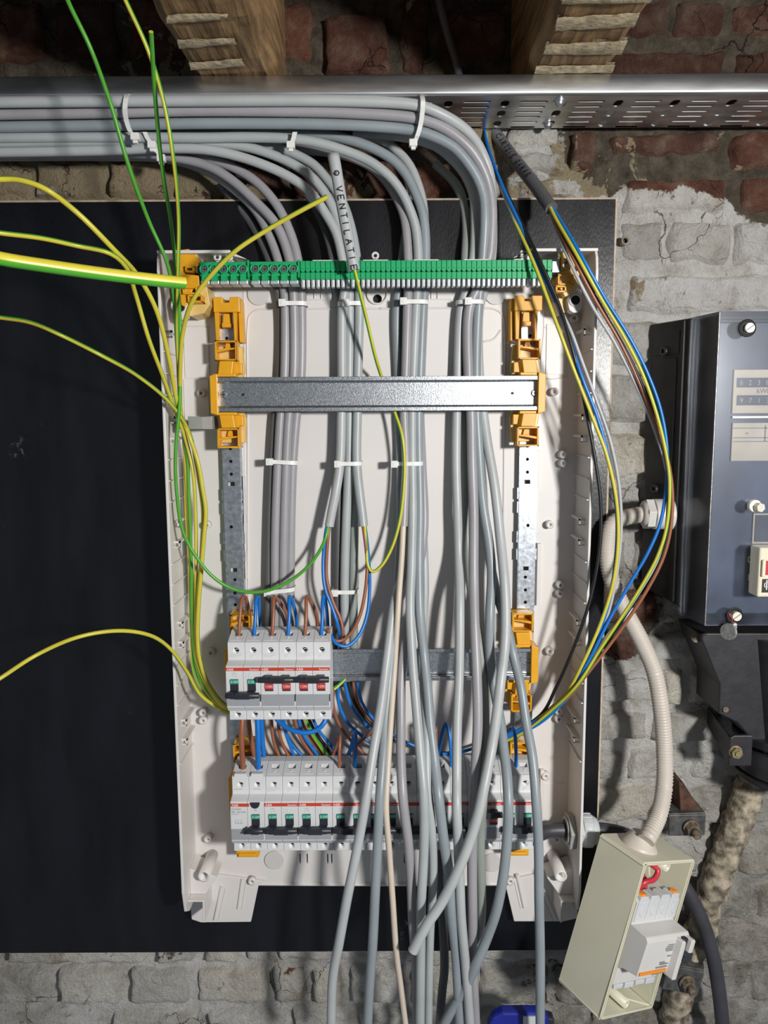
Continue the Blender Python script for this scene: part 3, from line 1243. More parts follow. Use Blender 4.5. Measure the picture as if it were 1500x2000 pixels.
    # strip-screw eyes above the terminal strip
    for qx, qy in ((424, 502), (447, 502), (733, 499), (1020, 496)):
        c = P(qx, qy, -0.05)
        e = MB()
        e.ring((c.x, -0.05, c.z), (0, 1, 0), 0.0038, 0.0018, 0.004, 18)
        e.box((c.x - 0.001, -0.05, c.z - 0.003), (c.x + 0.001, -0.046, c.z - 0.008))
        e.build('screw_eye', 'enclosure_plastic', t)
    # bosses
    for qx, qy in ((1083, 765), (1100, 888), (1100, 905), (1075, 1025), (1095, 1143), (1094, 1160), (1074, 1273), (1092, 1390), (1092, 1405),
                   (1066, 1517), (1122, 621), (393, 768), (403, 1026), (412, 1276), (396, 1393), (396, 1408), (352, 626), (406, 1640), (1088, 1640)):
        c = P(qx, qy, EBP - 0.008)
        b = MB()
        b.ring((c.x, EBP, c.z), (0, -1, 0), 0.0044, 0.0017, 0.0085, 16)
        b.cyl((c.x, EBP, c.z), (0, -1, 0), 0.0017, 0.004, 10)
        b.build('screw_boss', 'enclosure_plastic', t)
    # corner screw pillars
    for qx, qy in ((1096, 1712), (398, 1712), (1124, 580), (346, 596)):
        c = P(qx, qy, -0.052)
        b = MB()
        b.ring((c.x, -0.052, c.z), (0, 1, 0), 0.0066, 0.0044, 0.046, 24)
        b.cyl((c.x, -0.030, c.z), (0, 1, 0), 0.0046, 0.024, 18)
        b.build('screw_pillar', 'enclosure_plastic', t)
    # feet
    for s in (-1, 1):
        def mx(pts):
            return pts
        if s < 0:
            poly = [(366, 1700), (520, 1722), (505, 1728), (490, 1801), (392, 1802), (374, 1796)]
            poc = (368, 1757, 399, 1800)
            slots_ = [((474, 1716), (466, 1774)), ((434, 1730), (420, 1796))]
            eye = (492, 1722)
        else:
            poly = [(1130, 1690), (980, 1722), (987, 1728), (1004, 1800), (1100, 1800), (1128, 1794)]
            poc = (1096, 1758, 1126, 1800)
            slots_ = [((1010, 1708), (1024, 1772)), ((1064, 1745), (1086, 1796))]
            eye = (997, 1722)
        f = MB()
        f.prism(px(poly, -0.013), -0.013, EYB)
        f.build('foot', 'enclosure_plastic', t, bevel=0.0008)
        g = MB()
        for a, b in slots_:
            g.tube([P(a[0], a[1], -0.013), P(b[0], b[1], -0.013)], 0.0023, 8)
            g.tube([P(a[0] - s * 7, a[1] + 5, -0.013), P(b[0] - s * 7, b[1] + 1, -0.013)], 0.0009, 8)
        e = P(eye[0], eye[1], -0.018)
        g.ring((e.x, -0.013, e.z), (0, -1, 0), 0.0042, 0.0018, 0.006, 16)
        g.build('foot_rib', 'enclosure_plastic', t)
        # pocket at the outer corner
        a, b = P(poc[0], poc[1], -0.050), P(poc[2], poc[3], -0.050)
        q = MB()
        xi = b.x if s < 0 else a.x
        xo = EX0 if s < 0 else EX1
        q.box((xo, -0.052, a.z), (xi, -0.012, a.z - 0.0018))
        q.box((xi - 0.0009, -0.052, a.z), (xi + 0.0009, -0.012, b.z))
        q.prism([(xo, a.z), (xi, a.z), (xi + s * (-0.014), a.z + 0.020), (xo, a.z + 0.030)], -0.040, -0.012)
        q.build('corner_pocket', 'enclosure_plastic', t, bevel=0.0006)
    return t


enclosure()

# grey retaining clip on the left, holding the earth wires
clip = thing('wire_retaining_clip', 'small grey plastic retaining clip at the left enclosure wall around the earth wires', 'clip',
             P(395, 838, -0.03))
m = MB()
a, b = P(368, 813, -0.045), P(398, 838, -0.045)
c = P(418, 838, -0.03)
m.add([(a.x, -0.047, a.z), (b.x, -0.051, a.z - 0.0008), (b.x, -0.051, b.z), (a.x, -0.047, b.z),
       (a.x, -0.045, a.z), (b.x, -0.049, a.z - 0.0008), (b.x, -0.049, b.z), (a.x, -0.045, b.z)],
      [(0, 1, 2, 3), (7, 6, 5, 4), (0, 4, 5, 1), (1, 5, 6, 2), (2, 6, 7, 3), (3, 7, 4, 0)])
m.add([(b.x, -0.051, a.z - 0.0008), (c.x, -0.036, a.z), (c.x, -0.036, c.z), (b.x, -0.051, b.z),
       (b.x, -0.049, a.z - 0.0008), (c.x, -0.034, a.z), (c.x, -0.034, c.z), (b.x, -0.049, b.z)],
      [(0, 1, 2, 3), (7, 6, 5, 4), (0, 4, 5, 1), (1, 5, 6, 2), (2, 6, 7, 3), (3, 7, 4, 0)])
m.box((c.x - 0.002, -0.036, a.z), (c.x, EBP, c.z))
m.build('clip_arm', 'gland_nut', clip, bevel=0.0004, seg=1)
m = MB()
boxpx(m, 345, 820, 357, 843, -0.052, -0.049)
boxpx(m, 345, 821, 349, 842, -0.049, -0.012, ref=-0.049)
m.build('clip_hook', 'gland_nut', clip, bevel=0.0003, seg=1)

# ------------------------------------------------------------------ perforated uprights
def upright(x0p, x1p, rounds, rects, label, xs_off):
    Yf = -0.019
    t0, b0 = P(750, 590, Yf).z, P(750, 1600, Yf).z
    holes = []
    for qx, qy in rounds:
        v = P(qx, qy, Yf)
        holes.append(circ(v.x, v.z, 0.0018, 12))
    for qx, qy in rects:
        v = P(qx, qy, Yf)
        holes.append([(v.x - 0.0036, v.z - 0.0022), (v.x + 0.0036, v.z - 0.0022), (v.x + 0.0036, v.z + 0.0022), (v.x - 0.0036, v.z + 0.0022)])
    xa, xb = P(x0p, 1000, Yf).x, P(x1p, 1000, Yf).x
    vs, fs = plate([(xa, b0), (xb, b0), (xb, t0), (xa, t0)], holes, 0.0012)
    m = MB()
    m.add([(v.x, Yf - v.z, v.y) for v in vs], fs)
    for xx in (xa, xb):
        m.box((xx - 0.0006, Yf, b0), (xx + 0.0006, EBP - 0.0002, t0))
    # edge notches shown as small stepped tabs
    for qy in (965, 992, 1050, 1084):
        z = P(750, qy, Yf).z
        m.box((xa - 0.0022, Yf + 0.001, z - 0.006), (xa, Yf + 0.0022, z + 0.006))
        m.box((xb, Yf + 0.001, z - 0.006), (xb + 0.0022, Yf + 0.0022, z + 0.006))
    o = m.build('perforated_upright', 'galvanised_strip')
    tagp(o, label, 'upright', 'perforated uprights of the enclosure')


upright(438, 472, [(450, 876), (451, 901), (452, 926), (452, 1029), (459, 1132), (459, 1158), (460, 1181), (443, 661)],
        [(452, 945), (457, 1113)], 'narrow perforated galvanised upright at the left, beside the earth wires', 0)
upright(1014, 1046, [(1030, 871), (1030, 897), (1030, 922), (1031, 1026), (1026, 1127), (1026, 1152), (1026, 1176), (1035, 656)],
        [(1029, 941), (1026, 1110)], 'narrow perforated galvanised upright at the right, beside the loose phase wires', 0)

# ------------------------------------------------------------------ DIN rails
RY = -0.045
RZ = [P(740, 769, RY).z, P(740, 1299, RY).z, 0]
RZ[2] = ZC - 0.4065


def din_rail(x0, x1, z, label, screws, holes_):
    t = thing('din_rail', label, 'rail', ((x0 + x1) / 2, RY + 0.0075, z - 0.0175), 'top-hat rails')
    # closed top-hat profile (y, z) with rounded bends
    pr = [(RY, 0.0175), (RY, 0.0168), (RY, 0.0135), (RY + 0.0012, 0.0126), (RY + 0.0062, 0.0126), (RY + 0.0072, 0.0118),
          (RY + 0.0072, -0.0118), (RY + 0.0062, -0.0126), (RY + 0.0012, -0.0126), (RY, -0.0135), (RY, -0.0175),
          (RY + 0.001, -0.0175), (RY + 0.001, -0.0138), (RY + 0.002, -0.0136), (RY + 0.0070, -0.0136), (RY + 0.0082, -0.0125),
          (RY + 0.0082, 0.0125), (RY + 0.0070, 0.0136), (RY + 0.002, 0.0136), (RY + 0.001, 0.0138), (RY + 0.001, 0.0175)]
    n = len(pr)
    m = MB()
    vs = [(x0, y, z + q) for y, q in pr] + [(x1, y, z + q) for y, q in pr]
    m.add(vs, [tuple(range(n)), tuple(range(2 * n - 1, n - 1, -1))] + [(i, (i + 1) % n, (i + 1) % n + n, i + n) for i in range(n)])
    m.build('rail_profile', 'galvanised', t, bevel=0.0003, seg=1)
    for sx in screws:
        s = MB()
        s.cyl((sx, RY + 0.0072, z), (0, -1, 0), 0.0038, 0.0022, 18, r2=0.0026)
        s.box((sx - 0.0026, RY + 0.0047, z - 0.0004), (sx + 0.0026, RY + 0.0052, z + 0.0004), 1)
        s.box((sx - 0.0004, RY + 0.0047, z - 0.0026), (sx + 0.0004, RY + 0.0052, z + 0.0026), 1)
        s.build('rail_screw', ['screw_steel', 'hole_black'], t)
    for hx in holes_:
        s = MB()
        s.cyl((hx, RY + 0.0073, z), (0, -1, 0), 0.0016, 0.0003, 14)
        s.build('drill_hole', 'hole_black', t)
    return t


x1a, x1b = P(418, 769, RY).x, P(1058, 769, RY).x
din_rail(x1a, x1b, RZ[0], 'empty galvanised top-hat rail across the upper enclosure', [P(434, 770, RY).x, P(1046, 768, RY).x],
         [P(472, 769, RY).x, P(1003, 768, RY).x])
x2a, x2b = P(446, 1299, RY).x, P(1044, 1299, RY).x
din_rail(x2a, x2b, RZ[1], 'galvanised top-hat rail carrying the three upper breakers', [x2a + 0.008, P(1037, 1295, RY).x], [])
din_rail(x2a, x2b, RZ[2], 'galvanised top-hat rail hidden behind the long lower breaker row', [x2a + 0.008, x2b - 0.008], [])


# ------------------------------------------------------------------ amber rail holders
def holder(xe, z, s, label, foot=False):
    """s = -1 for the left end of a rail, +1 for the right end; xe = rail end"""
    t = thing('rail_holder', label, 'rail holder', (xe - s * 0.008, EBP, z - 0.054), 'amber rail holders')
    y0, yb = -0.041, -0.0205

    def X(d):
        return xe - s * d          # d grows inwards, along the rail
    b = MB()
    # side cheeks over the upright
    b.prism([(X(0.002), z + 0.050), (X(0.027), z + 0.050), (X(0.029), z + 0.025), (X(0.027), z + 0.0185), (X(0.027), z - 0.0185),
             (X(0.029), z - 0.025), (X(0.027), z - 0.050), (X(0.002), z - 0.050), (X(-0.002), z - 0.020), (X(-0.002), z + 0.020)],
            -0.0260, -0.0205, 1)
    b.build('saddle', ['amber_plastic', 'amber_pale'], t, bevel=0.0005, seg=1)
    # end cap round the rail end
    e = MB()
    e.prism([(X(-0.0035), z + 0.019), (X(0.004), z + 0.021), (X(0.004), z - 0.021), (X(-0.0035), z - 0.019)], -0.0475, -0.0210)
    e.prism([(X(-0.001), z + 0.021), (X(0.022), z + 0.021), (X(0.022), z + 0.0180), (X(-0.001), z + 0.0180)], -0.0440, -0.026)
    e.prism([(X(-0.001), z - 0.021), (X(0.022), z - 0.021), (X(0.022), z - 0.0180), (X(-0.001), z - 0.0180)], -0.0440, -0.026)
    e.build('end_cap', 'amber_plastic', t, bevel=0.0006)
    for q in (1, -1):
        # sloping shoulder
        r = MB()
        zz = [z + q * 0.0205, z + q * 0.034]
        r.prism([(X(0.004), zz[0]), (X(0.018), zz[0]), (X(0.020), zz[1]), (X(0.006), zz[1])], -0.042, -0.026,
                0, [(X(0.002), zz[0]), (X(0.024), zz[0]), (X(0.024), zz[1]), (X(0.003), zz[1])])
        r.prism([(X(0.018), zz[0] + q * 0.001), (X(0.027), zz[0] + q * 0.001), (X(0.027), zz[1] - q * 0.002), (X(0.020), zz[1] - q * 0.002)], -0.034, -0.026)
        r.build('shoulder', 'amber_plastic', t, bevel=0.0006)
        # open cell with a springy tongue
        c = MB()
        za, zb_ = z + q * 0.0345, z + q * 0.0545
        wl = 0.0016
        lo, hi = min(za, zb_), max(za, zb_)
        c.box((X(0.0015), y0, lo), (X(0.0015 + wl), yb, hi))
        c.box((X(0.0235), y0, lo), (X(0.0235 - wl), yb, hi))
        c.box((X(0.0015), y0, za), (X(0.0235), yb, za + q * wl))
        c.box((X(0.0015), y0, zb_), (X(0.0235), yb, zb_ - q * wl))
        c.build('cell_frame', 'amber_plastic', t, bevel=0.0004, seg=1)
        g = MB()
        zm = z + q * 0.045
        g.prism([(X(0.003), zm - 0.0012 - 0.001), (X(0.014), zm), (X(0.0225), zm + 0.0012), (X(0.0225), zm + 0.0026), (X(0.012), zm + 0.002), (X(0.003), zm + 0.0005)], -0.040, -0.024)
        g.prism([(X(0.009), zm + 0.002), (X(0.016), zm + 0.002), (X(0.0145), zm + 0.008), (X(0.0105), zm + 0.008)], -0.030, -0.0215)
        g.build('tongue', 'amber_plastic', t, bevel=0.0003, seg=1)
    if foot:
        c = MB()
        lo, hi = z - 0.080, z - 0.0545
        c.box((X(0.0005), -0.036, lo), (X(0.0255), -0.010, hi))
        c.box((X(0.003), -0.039, lo + 0.002), (X(0.023), -0.030, lo + 0.006))
        c.build('foot_block', 'amber_plastic', t, bevel=0.0010)
    return t


holder(x1a, RZ[0], -1, 'amber plastic holder at the left end of the empty upper rail')
holder(x1b, RZ[0], 1, 'amber plastic holder at the right end of the empty upper rail')
holder(x2a, RZ[1], -1, 'amber plastic holder half hidden left of the three upper breakers')
holder(x2b, RZ[1], 1, 'amber plastic holder at the right end of the middle rail')
holder(x2a, RZ[2], -1, 'amber plastic holder at the left end of the lower breaker row', True)
holder(x2b, RZ[2], 1, 'amber plastic holder at the right end of the lower breaker row', True)


def head_clip(x0, y0, x1, y1, s, label):
    Yf = -0.034
    a, b = P(x0, y0, Yf), P(x1, y1, Yf)
    t = thing('upright_head_clip', label, 'clip', ((a.x + b.x) / 2, EBP, b.z), 'amber head clips')
    W, H = b.x - a.x, a.z - b.z

    def q(u, v):
        return (a.x + W * u, a.z - H * v)
    m = MB()
    m.prism([q(0, 0), q(.34, 0), q(.36, .12), q(.60, .12), q(.62, 0), q(1, 0), q(1, .34), q(0, .34)], Yf, EBP - 0.0004)
    m.build('head', 'amber_plastic', t, bevel=0.0008)
    for (u0, u1, v0, v1, y) in ((.02, .20, .34, .98, -0.033), (.72, .86, .34, .98, -0.033)):
        l_ = MB()
        l_.prism([q(u0, v0), q(u1, v0), q(u1 - .03, v1), q(u0 + .03, v1)], y, EBP - 0.0004)
        l_.build('leg', 'amber_plastic', t, bevel=0.0005, seg=1)
    f = MB()
    f.prism([q(.88 if s < 0 else -.12, .05), q(1.02 if s < 0 else 0.0, .05), q(1.04 if s < 0 else 0.02, 1.0), q(.90 if s < 0 else -.10, 1.0)], -0.026, EBP - 0.0004)
    f.build('outer_cheek', 'amber_plastic', t, bevel=0.0005, seg=1)
    g = MB()
    g.prism([q(.34, .36), q(.56, .36), q(.58, .60), q(.30, .60)], -0.030, -0.020)
    g.prism([q(.28, .58), q(.62, .58), q(.60, .68), q(.30, .68)], -0.033, -0.0205)
    g.build('tongue', 'amber_plastic', t, bevel=0.0005, seg=1)
    return t


head_clip(416, 580, 470, 667, -1, 'amber clip with two legs capping the left perforated upright')
head_clip(1006, 577, 1058, 664, 1, 'amber clip with two legs capping the right perforated upright')


# ------------------------------------------------------------------ earth terminal strip
SY = -0.0630         # front of the green blocks
SZ1 = P(740, 508, SY).z
SZ0 = P(740, 545, SY).z


def screw_block(x0, x1, label):
    t = thing('screw_terminal_block', label, 'terminal block', ((x0 + x1) / 2, SY + 0.026, SZ0 - 0.005), 'green screw terminal blocks')
    W = x1 - x0
    m = MB()
    m.box((x0, SY + 0.004, SZ1), (x1 - 0.0004, SY + 0.026, SZ0 + 0.004))
    m.box((x0, SY + 0.007, SZ0 + 0.004), (x1 - 0.0004, SY + 0.026, SZ0))
    m.box((x1 - 0.0025, SY + 0.001, SZ1 + 0.0012), (x1 - 0.0004, SY + 0.026, SZ0 + 0.002))
    m.build('body', 'green_plastic', t, bevel=0.0005, seg=1)
    for k in range(5):
        cx = x0 + W * (k + 0.55) / 5.25
        cz = SZ1 - 0.0075
        c = MB()
        c.ring((cx, SY + 0.0045, cz), (0, -1, 0), 0.0048, 0.0034, 0.0045, 20)
        c.box((cx - 0.0030, SY + 0.002, cz - 0.0042), (cx + 0.0030, SY + 0.006, cz - 0.0115))
        col = c.build('collar', 'green_plastic', t)
        s = MB()
        s.cyl((cx, SY + 0.0045, cz), (0, -1, 0), 0.0033, 0.0022, 16, r2=0.0028)
        s.box((cx - 0.0020, SY + 0.0020, cz - 0.0004), (cx + 0.0020, SY + 0.0024, cz + 0.0004), 1)
        s.box((cx - 0.0004, SY + 0.0020, cz - 0.0020), (cx + 0.0004, SY + 0.0024, cz + 0.0020), 1)
        s.build('screw', ['screw_steel', 'hole_black'], t)
        f = MB()
        f.box((cx - 0.0042, SY + 0.003, SZ0), (cx + 0.0042, SY + 0.022, SZ0 - 0.0036))
        f.build('contact', 'funnel_steel', t, bevel=0.0006)
    return t


def push_block(x0, x1, label, proto):
    t = thing('push_terminal_block', label, 'terminal block', ((x0 + x1) / 2, SY + 0.026, SZ0 - 0.006), 'green push-in terminal blocks')
    W = x1 - x0
    m = MB()
    m.box((x0, SY + 0.0045, SZ1 - 0.0006), (x1 - 0.0004, SY + 0.026, SZ0 + 0.001))
    m.box((x0 + W * 0.25, SY + 0.002, SZ1 + 0.0008), (x0 + W * 0.75, SY + 0.004, SZ1 - 0.0006), 1)
    m.build('body', ['green_dark', 'enclosure_plastic'], t)
    p = W / 10
    org = wloc(t)
    for k in range(10):
        cx = x0 + p * (k + 0.5)
        if proto.get('cap') is None:
            g = MB()
            h = p / 2 - 0.00016
            z1, z0 = SZ1, SZ0
            zm = SZ1 - 0.0110
            # upper lever with a pointed lower end
            up = [(-h, z1), (h, z1), (h, zm + 0.0018), (h * 0.45, zm), (-h * 0.45, zm), (-h, zm + 0.0018)]
            g.prism(up, SY + 0.0012, SY + 0.006)
            # lower arched cap
            lo = [(-h, z0), (-h, zm - 0.0006), (-h * 0.5, zm - 0.0004), (h * 0.5, zm - 0.0004), (h, zm - 0.0006), (h, z0)]
            g.prism(lo, SY, SY + 0.006)
            g.box((-h * 0.35, SY + 0.0006, zm + 0.0030), (h * 0.35, SY + 0.0016, zm + 0.0042))
            for v in g.v:
                v.z -= org.z
                v.y -= org.y
            proto['cap'] = g.build('lever', 'green_plastic', None, bevel=0.00035, seg=1, local=True)
            r = MB()
            r.box((-p * 0.34, SY + 0.0015, z0 + 0.0004), (p * 0.34, SY + 0.010, z0 - 0.0074))
            for v in r.v:
                v.z -= org.z
                v.y -= org.y
            proto['tube'] = r.build('wire_funnel', 'funnel_steel', None, bevel=0.0009, local=True)
            lev, tub = proto['cap'], proto['tube']
        else:
            lev = proto['cap'].copy()
            tub = proto['tube'].copy()
            COL.objects.link(lev)
            COL.objects.link(tub)
        for o in (lev, tub):
            o.parent = t
            o.location = (cx - org.x, 0, 0)
    return t


xs = [P(q, 525, SY).x for q in (388, 487, 586, 684, 783, 882, 980, 1079)]
screw_block(xs[0], xs[1], 'green earth terminal block with five screws at the far left of the strip')
screw_block(xs[1], xs[2], 'green earth terminal block with five screws, second from the left on the strip')
_pp = {}
for i, lb in enumerate(['green push-in terminal block directly right of the screw blocks',
                        'green push-in terminal block under the lower end of the marked grey sleeve',
                        'green push-in terminal block in front of the third cable bundle',
                        'green push-in terminal block in front of the fourth cable bundle',
                        'green push-in terminal block at the right end, crossed by the black and earth wires']):
    push_block(xs[i + 2], xs[i + 3], lb, _pp)

# carrier bar of the strip
m = MB()
m.box((xs[0] - 0.010, SY + 0.0265, SZ1 - 0.004), (xs[7] + 0.014, SY + 0.0300, SZ0 + 0.004))
m.box((xs[7] + 0.0005, SY + 0.004, SZ1 - 0.001), (xs[7] + 0.008, SY + 0.0265, SZ0 + 0.006))
m.cyl((xs[7] + 0.010, SY + 0.012, (SZ1 + SZ0) / 2), (0, -1, 0), 0.0042, 0.004, 14)
tagp(m.build('terminal_carrier_bar', 'galvanised_strip', bevel=0.0004, seg=1), 'galvanised carrier bar behind the green terminal strip, grey end showing', 'bar')


def strip_holder(s, label):
    """amber corner bracket at the end of the terminal strip"""
    Yf = -0.056
    if s < 0:
        pl = [(351, 488), (368, 486), (378, 492), (392, 512), (386, 520), (360, 520), (360, 535), (388, 538), (390, 556), (376, 566), (362, 600), (354, 596), (350, 560), (345, 540)]
        body = [(352, 556), (404, 560), (410, 594), (398, 612), (372, 618), (358, 606)]
        cells = [(361, 520, 378, 531), (356, 560, 384, 574), (366, 576, 394, 590)]
        knob = (352, 600)
    else:
        pl = [(1088, 500), (1106, 482), (1118, 480), (1123, 486), (1123, 528), (1132, 530), (1130, 560), (1118, 572), (1104, 580), (1092, 560), (1096, 530), (1112, 526), (1112, 506), (1098, 504)]
        body = [(1080, 545), (1104, 542), (1112, 575), (1122, 600), (1100, 612), (1082, 590)]
        cells = [(1096, 505, 1114, 526), (1090, 536, 1120, 556), (1086, 558, 1106, 570)]
        knob = (1124, 586)
    c0 = P(*body[-1], -0.03)
    t = thing('strip_holder', label, 'bracket', (c0.x, EBP, c0.z - 0.01), 'amber strip holders')
    m = MB()
    m.prism(px(pl, Yf), Yf, -0.040)
    m.build('hook_plate', 'amber_plastic' if s < 0 else 'amber_pale', t, bevel=0.0006)
    m = MB()
    m.prism(px(body, -0.044), -0.044, EBP)
    m.build('skirt', 'amber_pale', t, bevel=0.0008)
    for (a, b, c, d) in cells:
        m = MB()
        boxpx(m, a, b, c, b + 3, -0.060, -0.040)
        boxpx(m, a, d - 3, c, d, -0.060, -0.040)
        boxpx(m, a, b, a + 3, d, -0.060, -0.040)
        boxpx(m, c - 3, b, c, d, -0.060, -0.040)
        m.build('catch', 'amber_plastic', t, bevel=0.0004, seg=1)
    k = P(knob[0], knob[1], -0.054)
    m = MB()
    m.prism([(k.x + 0.009 * math.cos(a) * (1 if abs(math.cos(a)) < .8 else .85), k.z + 0.0125 * math.sin(a)) for a in [2 * math.pi * i / 14 for i in range(14)]], -0.0535, -0.040)
    m.build('pillar_collar', 'enclosure_plastic', t, bevel=0.0006)
    m = MB()
    m.ring((k.x, -0.0535, k.z), (0, -1, 0), 0.0066, 0.0046, 0.0012, 22)
    m.cyl((k.x, -0.0535, k.z), (0, -1, 0), 0.0045, 0.0003, 18, mi=1)
    m.build('pillar_mouth', ['enclosure_plastic', 'hole_black'], t)
    return t


strip_holder(-1, 'amber corner bracket holding the left end of the green terminal strip')
strip_holder(1, 'pale amber corner bracket holding the right end of the green terminal strip')

# ------------------------------------------------------------------ breakers
MW = 0.0175
MM = 0.001
PROF = [(0, -46), (35, -46), (35, -35), (41, -34), (46.5, -28), (48, -13), (48, 13.5), (46.5, 15.2), (36, 17.6), (35, 19), (35, 36), (13, 43), (0, 43)]


def breaker_body(root, n=2):
    m = MB()
    for k in range(n):
        g = 0.00012
        vs = []
        for xx in (k * MW + g, (k + 1) * MW - g):
            vs += [(xx, -d * MM, h * MM) for d, h in PROF]
        q = len(PROF)
        m.add(vs, [tuple(range(q)), tuple(range(2 * q - 1, q - 1, -1))] + [(i, (i + 1) % q, (i + 1) % q + q, i + q) for i in range(q)])
    o = m.build('body', 'breaker_plastic', None, bevel=0.0004, seg=1, local=True)
    c = MB()
    for k in range(n):
        cx = (k + 0.5) * MW
        c.cyl((cx, -0.020, 0.0275), (0, -1, 0), 0.0033, 0.03, 20)
        c.cyl((cx, -0.020, -0.0405), (0, -1, 0), 0.0033, 0.03, 20)
        # wire entry in the sloping top
        c.box((cx - 0.0040, -0.0170, 0.030), (cx + 0.0040, -0.0235, 0.050))
        # groove along the terminal cover
        c.box((cx - 0.0068, -0.0310, 0.0368), (cx + 0.0068, -0.0318, 0.046))
    boolcut(o, c)
    o.data.materials.clear()
    o.data.materials.append(MATS['breaker_plastic'])
    o.parent = root
    for k in range(n):
        cx = (k + 0.5) * MW
        for cz in (0.0275, -0.0405):
            s = MB()
            s.cyl((cx, -0.0255, cz), (0, -1, 0), 0.0031, 0.0012, 16, mi=1)
            s.box((cx - 0.0020, -0.0268, cz - 0.0012), (cx + 0.0022, -0.0272, cz - 0.0002), 0)
            sc = s.build('terminal_screw', ['screw_steel', 'hole_black'], None, local=True)
            sc.parent = root
        # dimple on the terminal cover
        s = MB()
        s.cyl((cx, -0.0268, 0.0382), (0, -0.3, 1), 0.0011, 0.0011, 10)
        d_ = s.build('cover_dimple', 'breaker_plastic', None, local=True)
        d_.parent = root
    return o


def part(root, mb, name, mats, bevel=0.0, seg=1):
    o = mb.build(name, mats, None, bevel=bevel, seg=seg, local=True)
    o.parent = root
    return o


def make_mcb(on):
    root = bpy.data.objects.new('circuit_breaker', None)
    root.empty_display_size = 0.01
    COL.objects.link(root)
    breaker_body(root)
    W = 2 * MW
    F = -0.048
    m = MB()
    m.box((0.0002, F - 0.00015, 0.0104), (W - 0.0002, F + 0.0005, 0.0138))
    st = part(root, m, 'brand_stripe', 'red_stripe')
    tx = MB()
    addtext(tx, 'ABB', 0.0034, (0.0012, F - 0.00025, 0.0109), sx=1.15)
    addtext(tx, 'System', 0.0030, (W - 0.0014, F - 0.00025, 0.0110), 'RIGHT', sx=1.1)
    ts = part(root, tx, 'brand_lettering', 'print_white')
    ts.parent = st
    pr = MB()
    addtext(pr, 'S202', 0.0022, (0.0066, F - 0.00012, 0.0072))
    addtext(pr, 'C 16', 0.0024, (0.0066, F - 0.00012, 0.0046))
    for dx in (0.0, 0.0030):
        for k in range(5):
            x = MW + 0.0026 + dx + (0.0004 if k % 2 else 0)
            pr.box((x, F - 0.00012, 0.0085 - 0.0014 * k), (x + 0.0003, F + 0.0002, 0.0073 - 0.0014 * k))
    for k in range(3):
        pr.box((0.0016, -0.03512, 0.0228 - 0.0011 * k), (0.0136 - 0.002 * k, -0.0348, 0.0226 - 0.0011 * k))
        pr.box((MW + 0.005, -0.03512, 0.0228 - 0.0011 * k), (MW + 0.0095 - 0.001 * k, -0.0348, 0.0226 - 0.0011 * k))
    pr.box((0.0014, -0.03512, 0.0241), (0.0150, -0.0348, 0.0239))
    part(root, pr, 'front_print', 'print_light')
    # label holder
    lh = MB()
    lh.add([(0.0012, F - 0.0004, -0.0142), (W - 0.0012, F - 0.0004, -0.0142), (W - 0.0012, -0.0472, -0.0266), (0.0012, -0.0472, -0.0266),
            (0.0012, F + 0.0016, -0.0142), (W - 0.0012, F + 0.0016, -0.0142), (W - 0.0012, -0.0450, -0.0266), (0.0012, -0.0450, -0.0266)],
           [(0, 1, 2, 3), (7, 6, 5, 4), (0, 4, 5, 1), (1, 5, 6, 2), (2, 6, 7, 3), (3, 7, 4, 0)])
    part(root, lh, 'label_holder', 'label_grey')
    # dark gap at the edge of the holder
    gp = MB()
    gp.box((W - 0.0008, F - 0.0003, -0.0140), (W - 0.0001, F + 0.001, -0.0215))
    part(root, gp, 'holder_gap', 'toggle_black')
    for k in range(2):
        cx = (k + 0.5) * MW
        tg = MB()
        if on:
            tg.box((cx - 0.0041, F - 0.0010, 0.0020), (cx + 0.0041, F + 0.001, -0.0105))
            lb = (-0.0018, -0.0085)
        else:
            tg.box((cx - 0.0041, F - 0.0010, 0.0020), (cx + 0.0041, F + 0.001, -0.0105))
            lb = (0.0018, -0.0026)
        t = part(root, tg, 'toggle', 'toggle_black', bevel=0.0003)
        l_ = MB()
        l_.box((cx - 0.0041, F - 0.0013, lb[0]), (cx + 0.0041, F - 0.0009, lb[1]))
        lo = part(root, l_, 'status_flag', 'on_red' if on else 'off_green')
        lo.parent = t
        w_ = MB()
        if on:
            addtext(w_, 'I ON', 0.0036, (cx, F - 0.0014, lb[1] + 0.0018), 'CENTER', sx=0.9)
        else:
            addtext(w_, 'O OFF', 0.0036, (cx, F - 0.0014, lb[1] + 0.0008), 'CENTER', sx=0.78)
        wo = part(root, w_, 'status_lettering', 'print_white' if on else 'print_mint')
        wo.parent = t
    # coupling bar
    b = MB()
    zc = 0.0032 if on else -0.0130
    x0 = -0.0014 if on else 0.0006
    b.cyl((x0, F - 0.0062, zc), (1, 0, 0), 0.0030, W - 0.0006 - x0, 14)
    b.prism([(W * 0.30, zc + 0.0036), (W * 0.72, zc + 0.0034), (W * 0.72, zc - 0.0030), (W * 0.30, zc - 0.0030)], F - 0.0095, F - 0.004)
    for k in range(2):
        cx = (k + 0.5) * MW
        b.prism([(cx - 0.0036, zc + 0.0035), (cx + 0.0036, zc + 0.0035), (cx + 0.0036, zc - 0.0030), (cx - 0.0036, zc - 0.0030)], F - 0.0080, F - 0.0005)
    for k in range(3):
        b.box((W * 0.33, F - 0.0098, zc + 0.0012 - k * 0.0012), (W * 0.69, F - 0.0094, zc + 0.0008 - k * 0.0012))
    part(root, b, 'coupling_bar', 'toggle_black', bevel=0.0003)
    return root


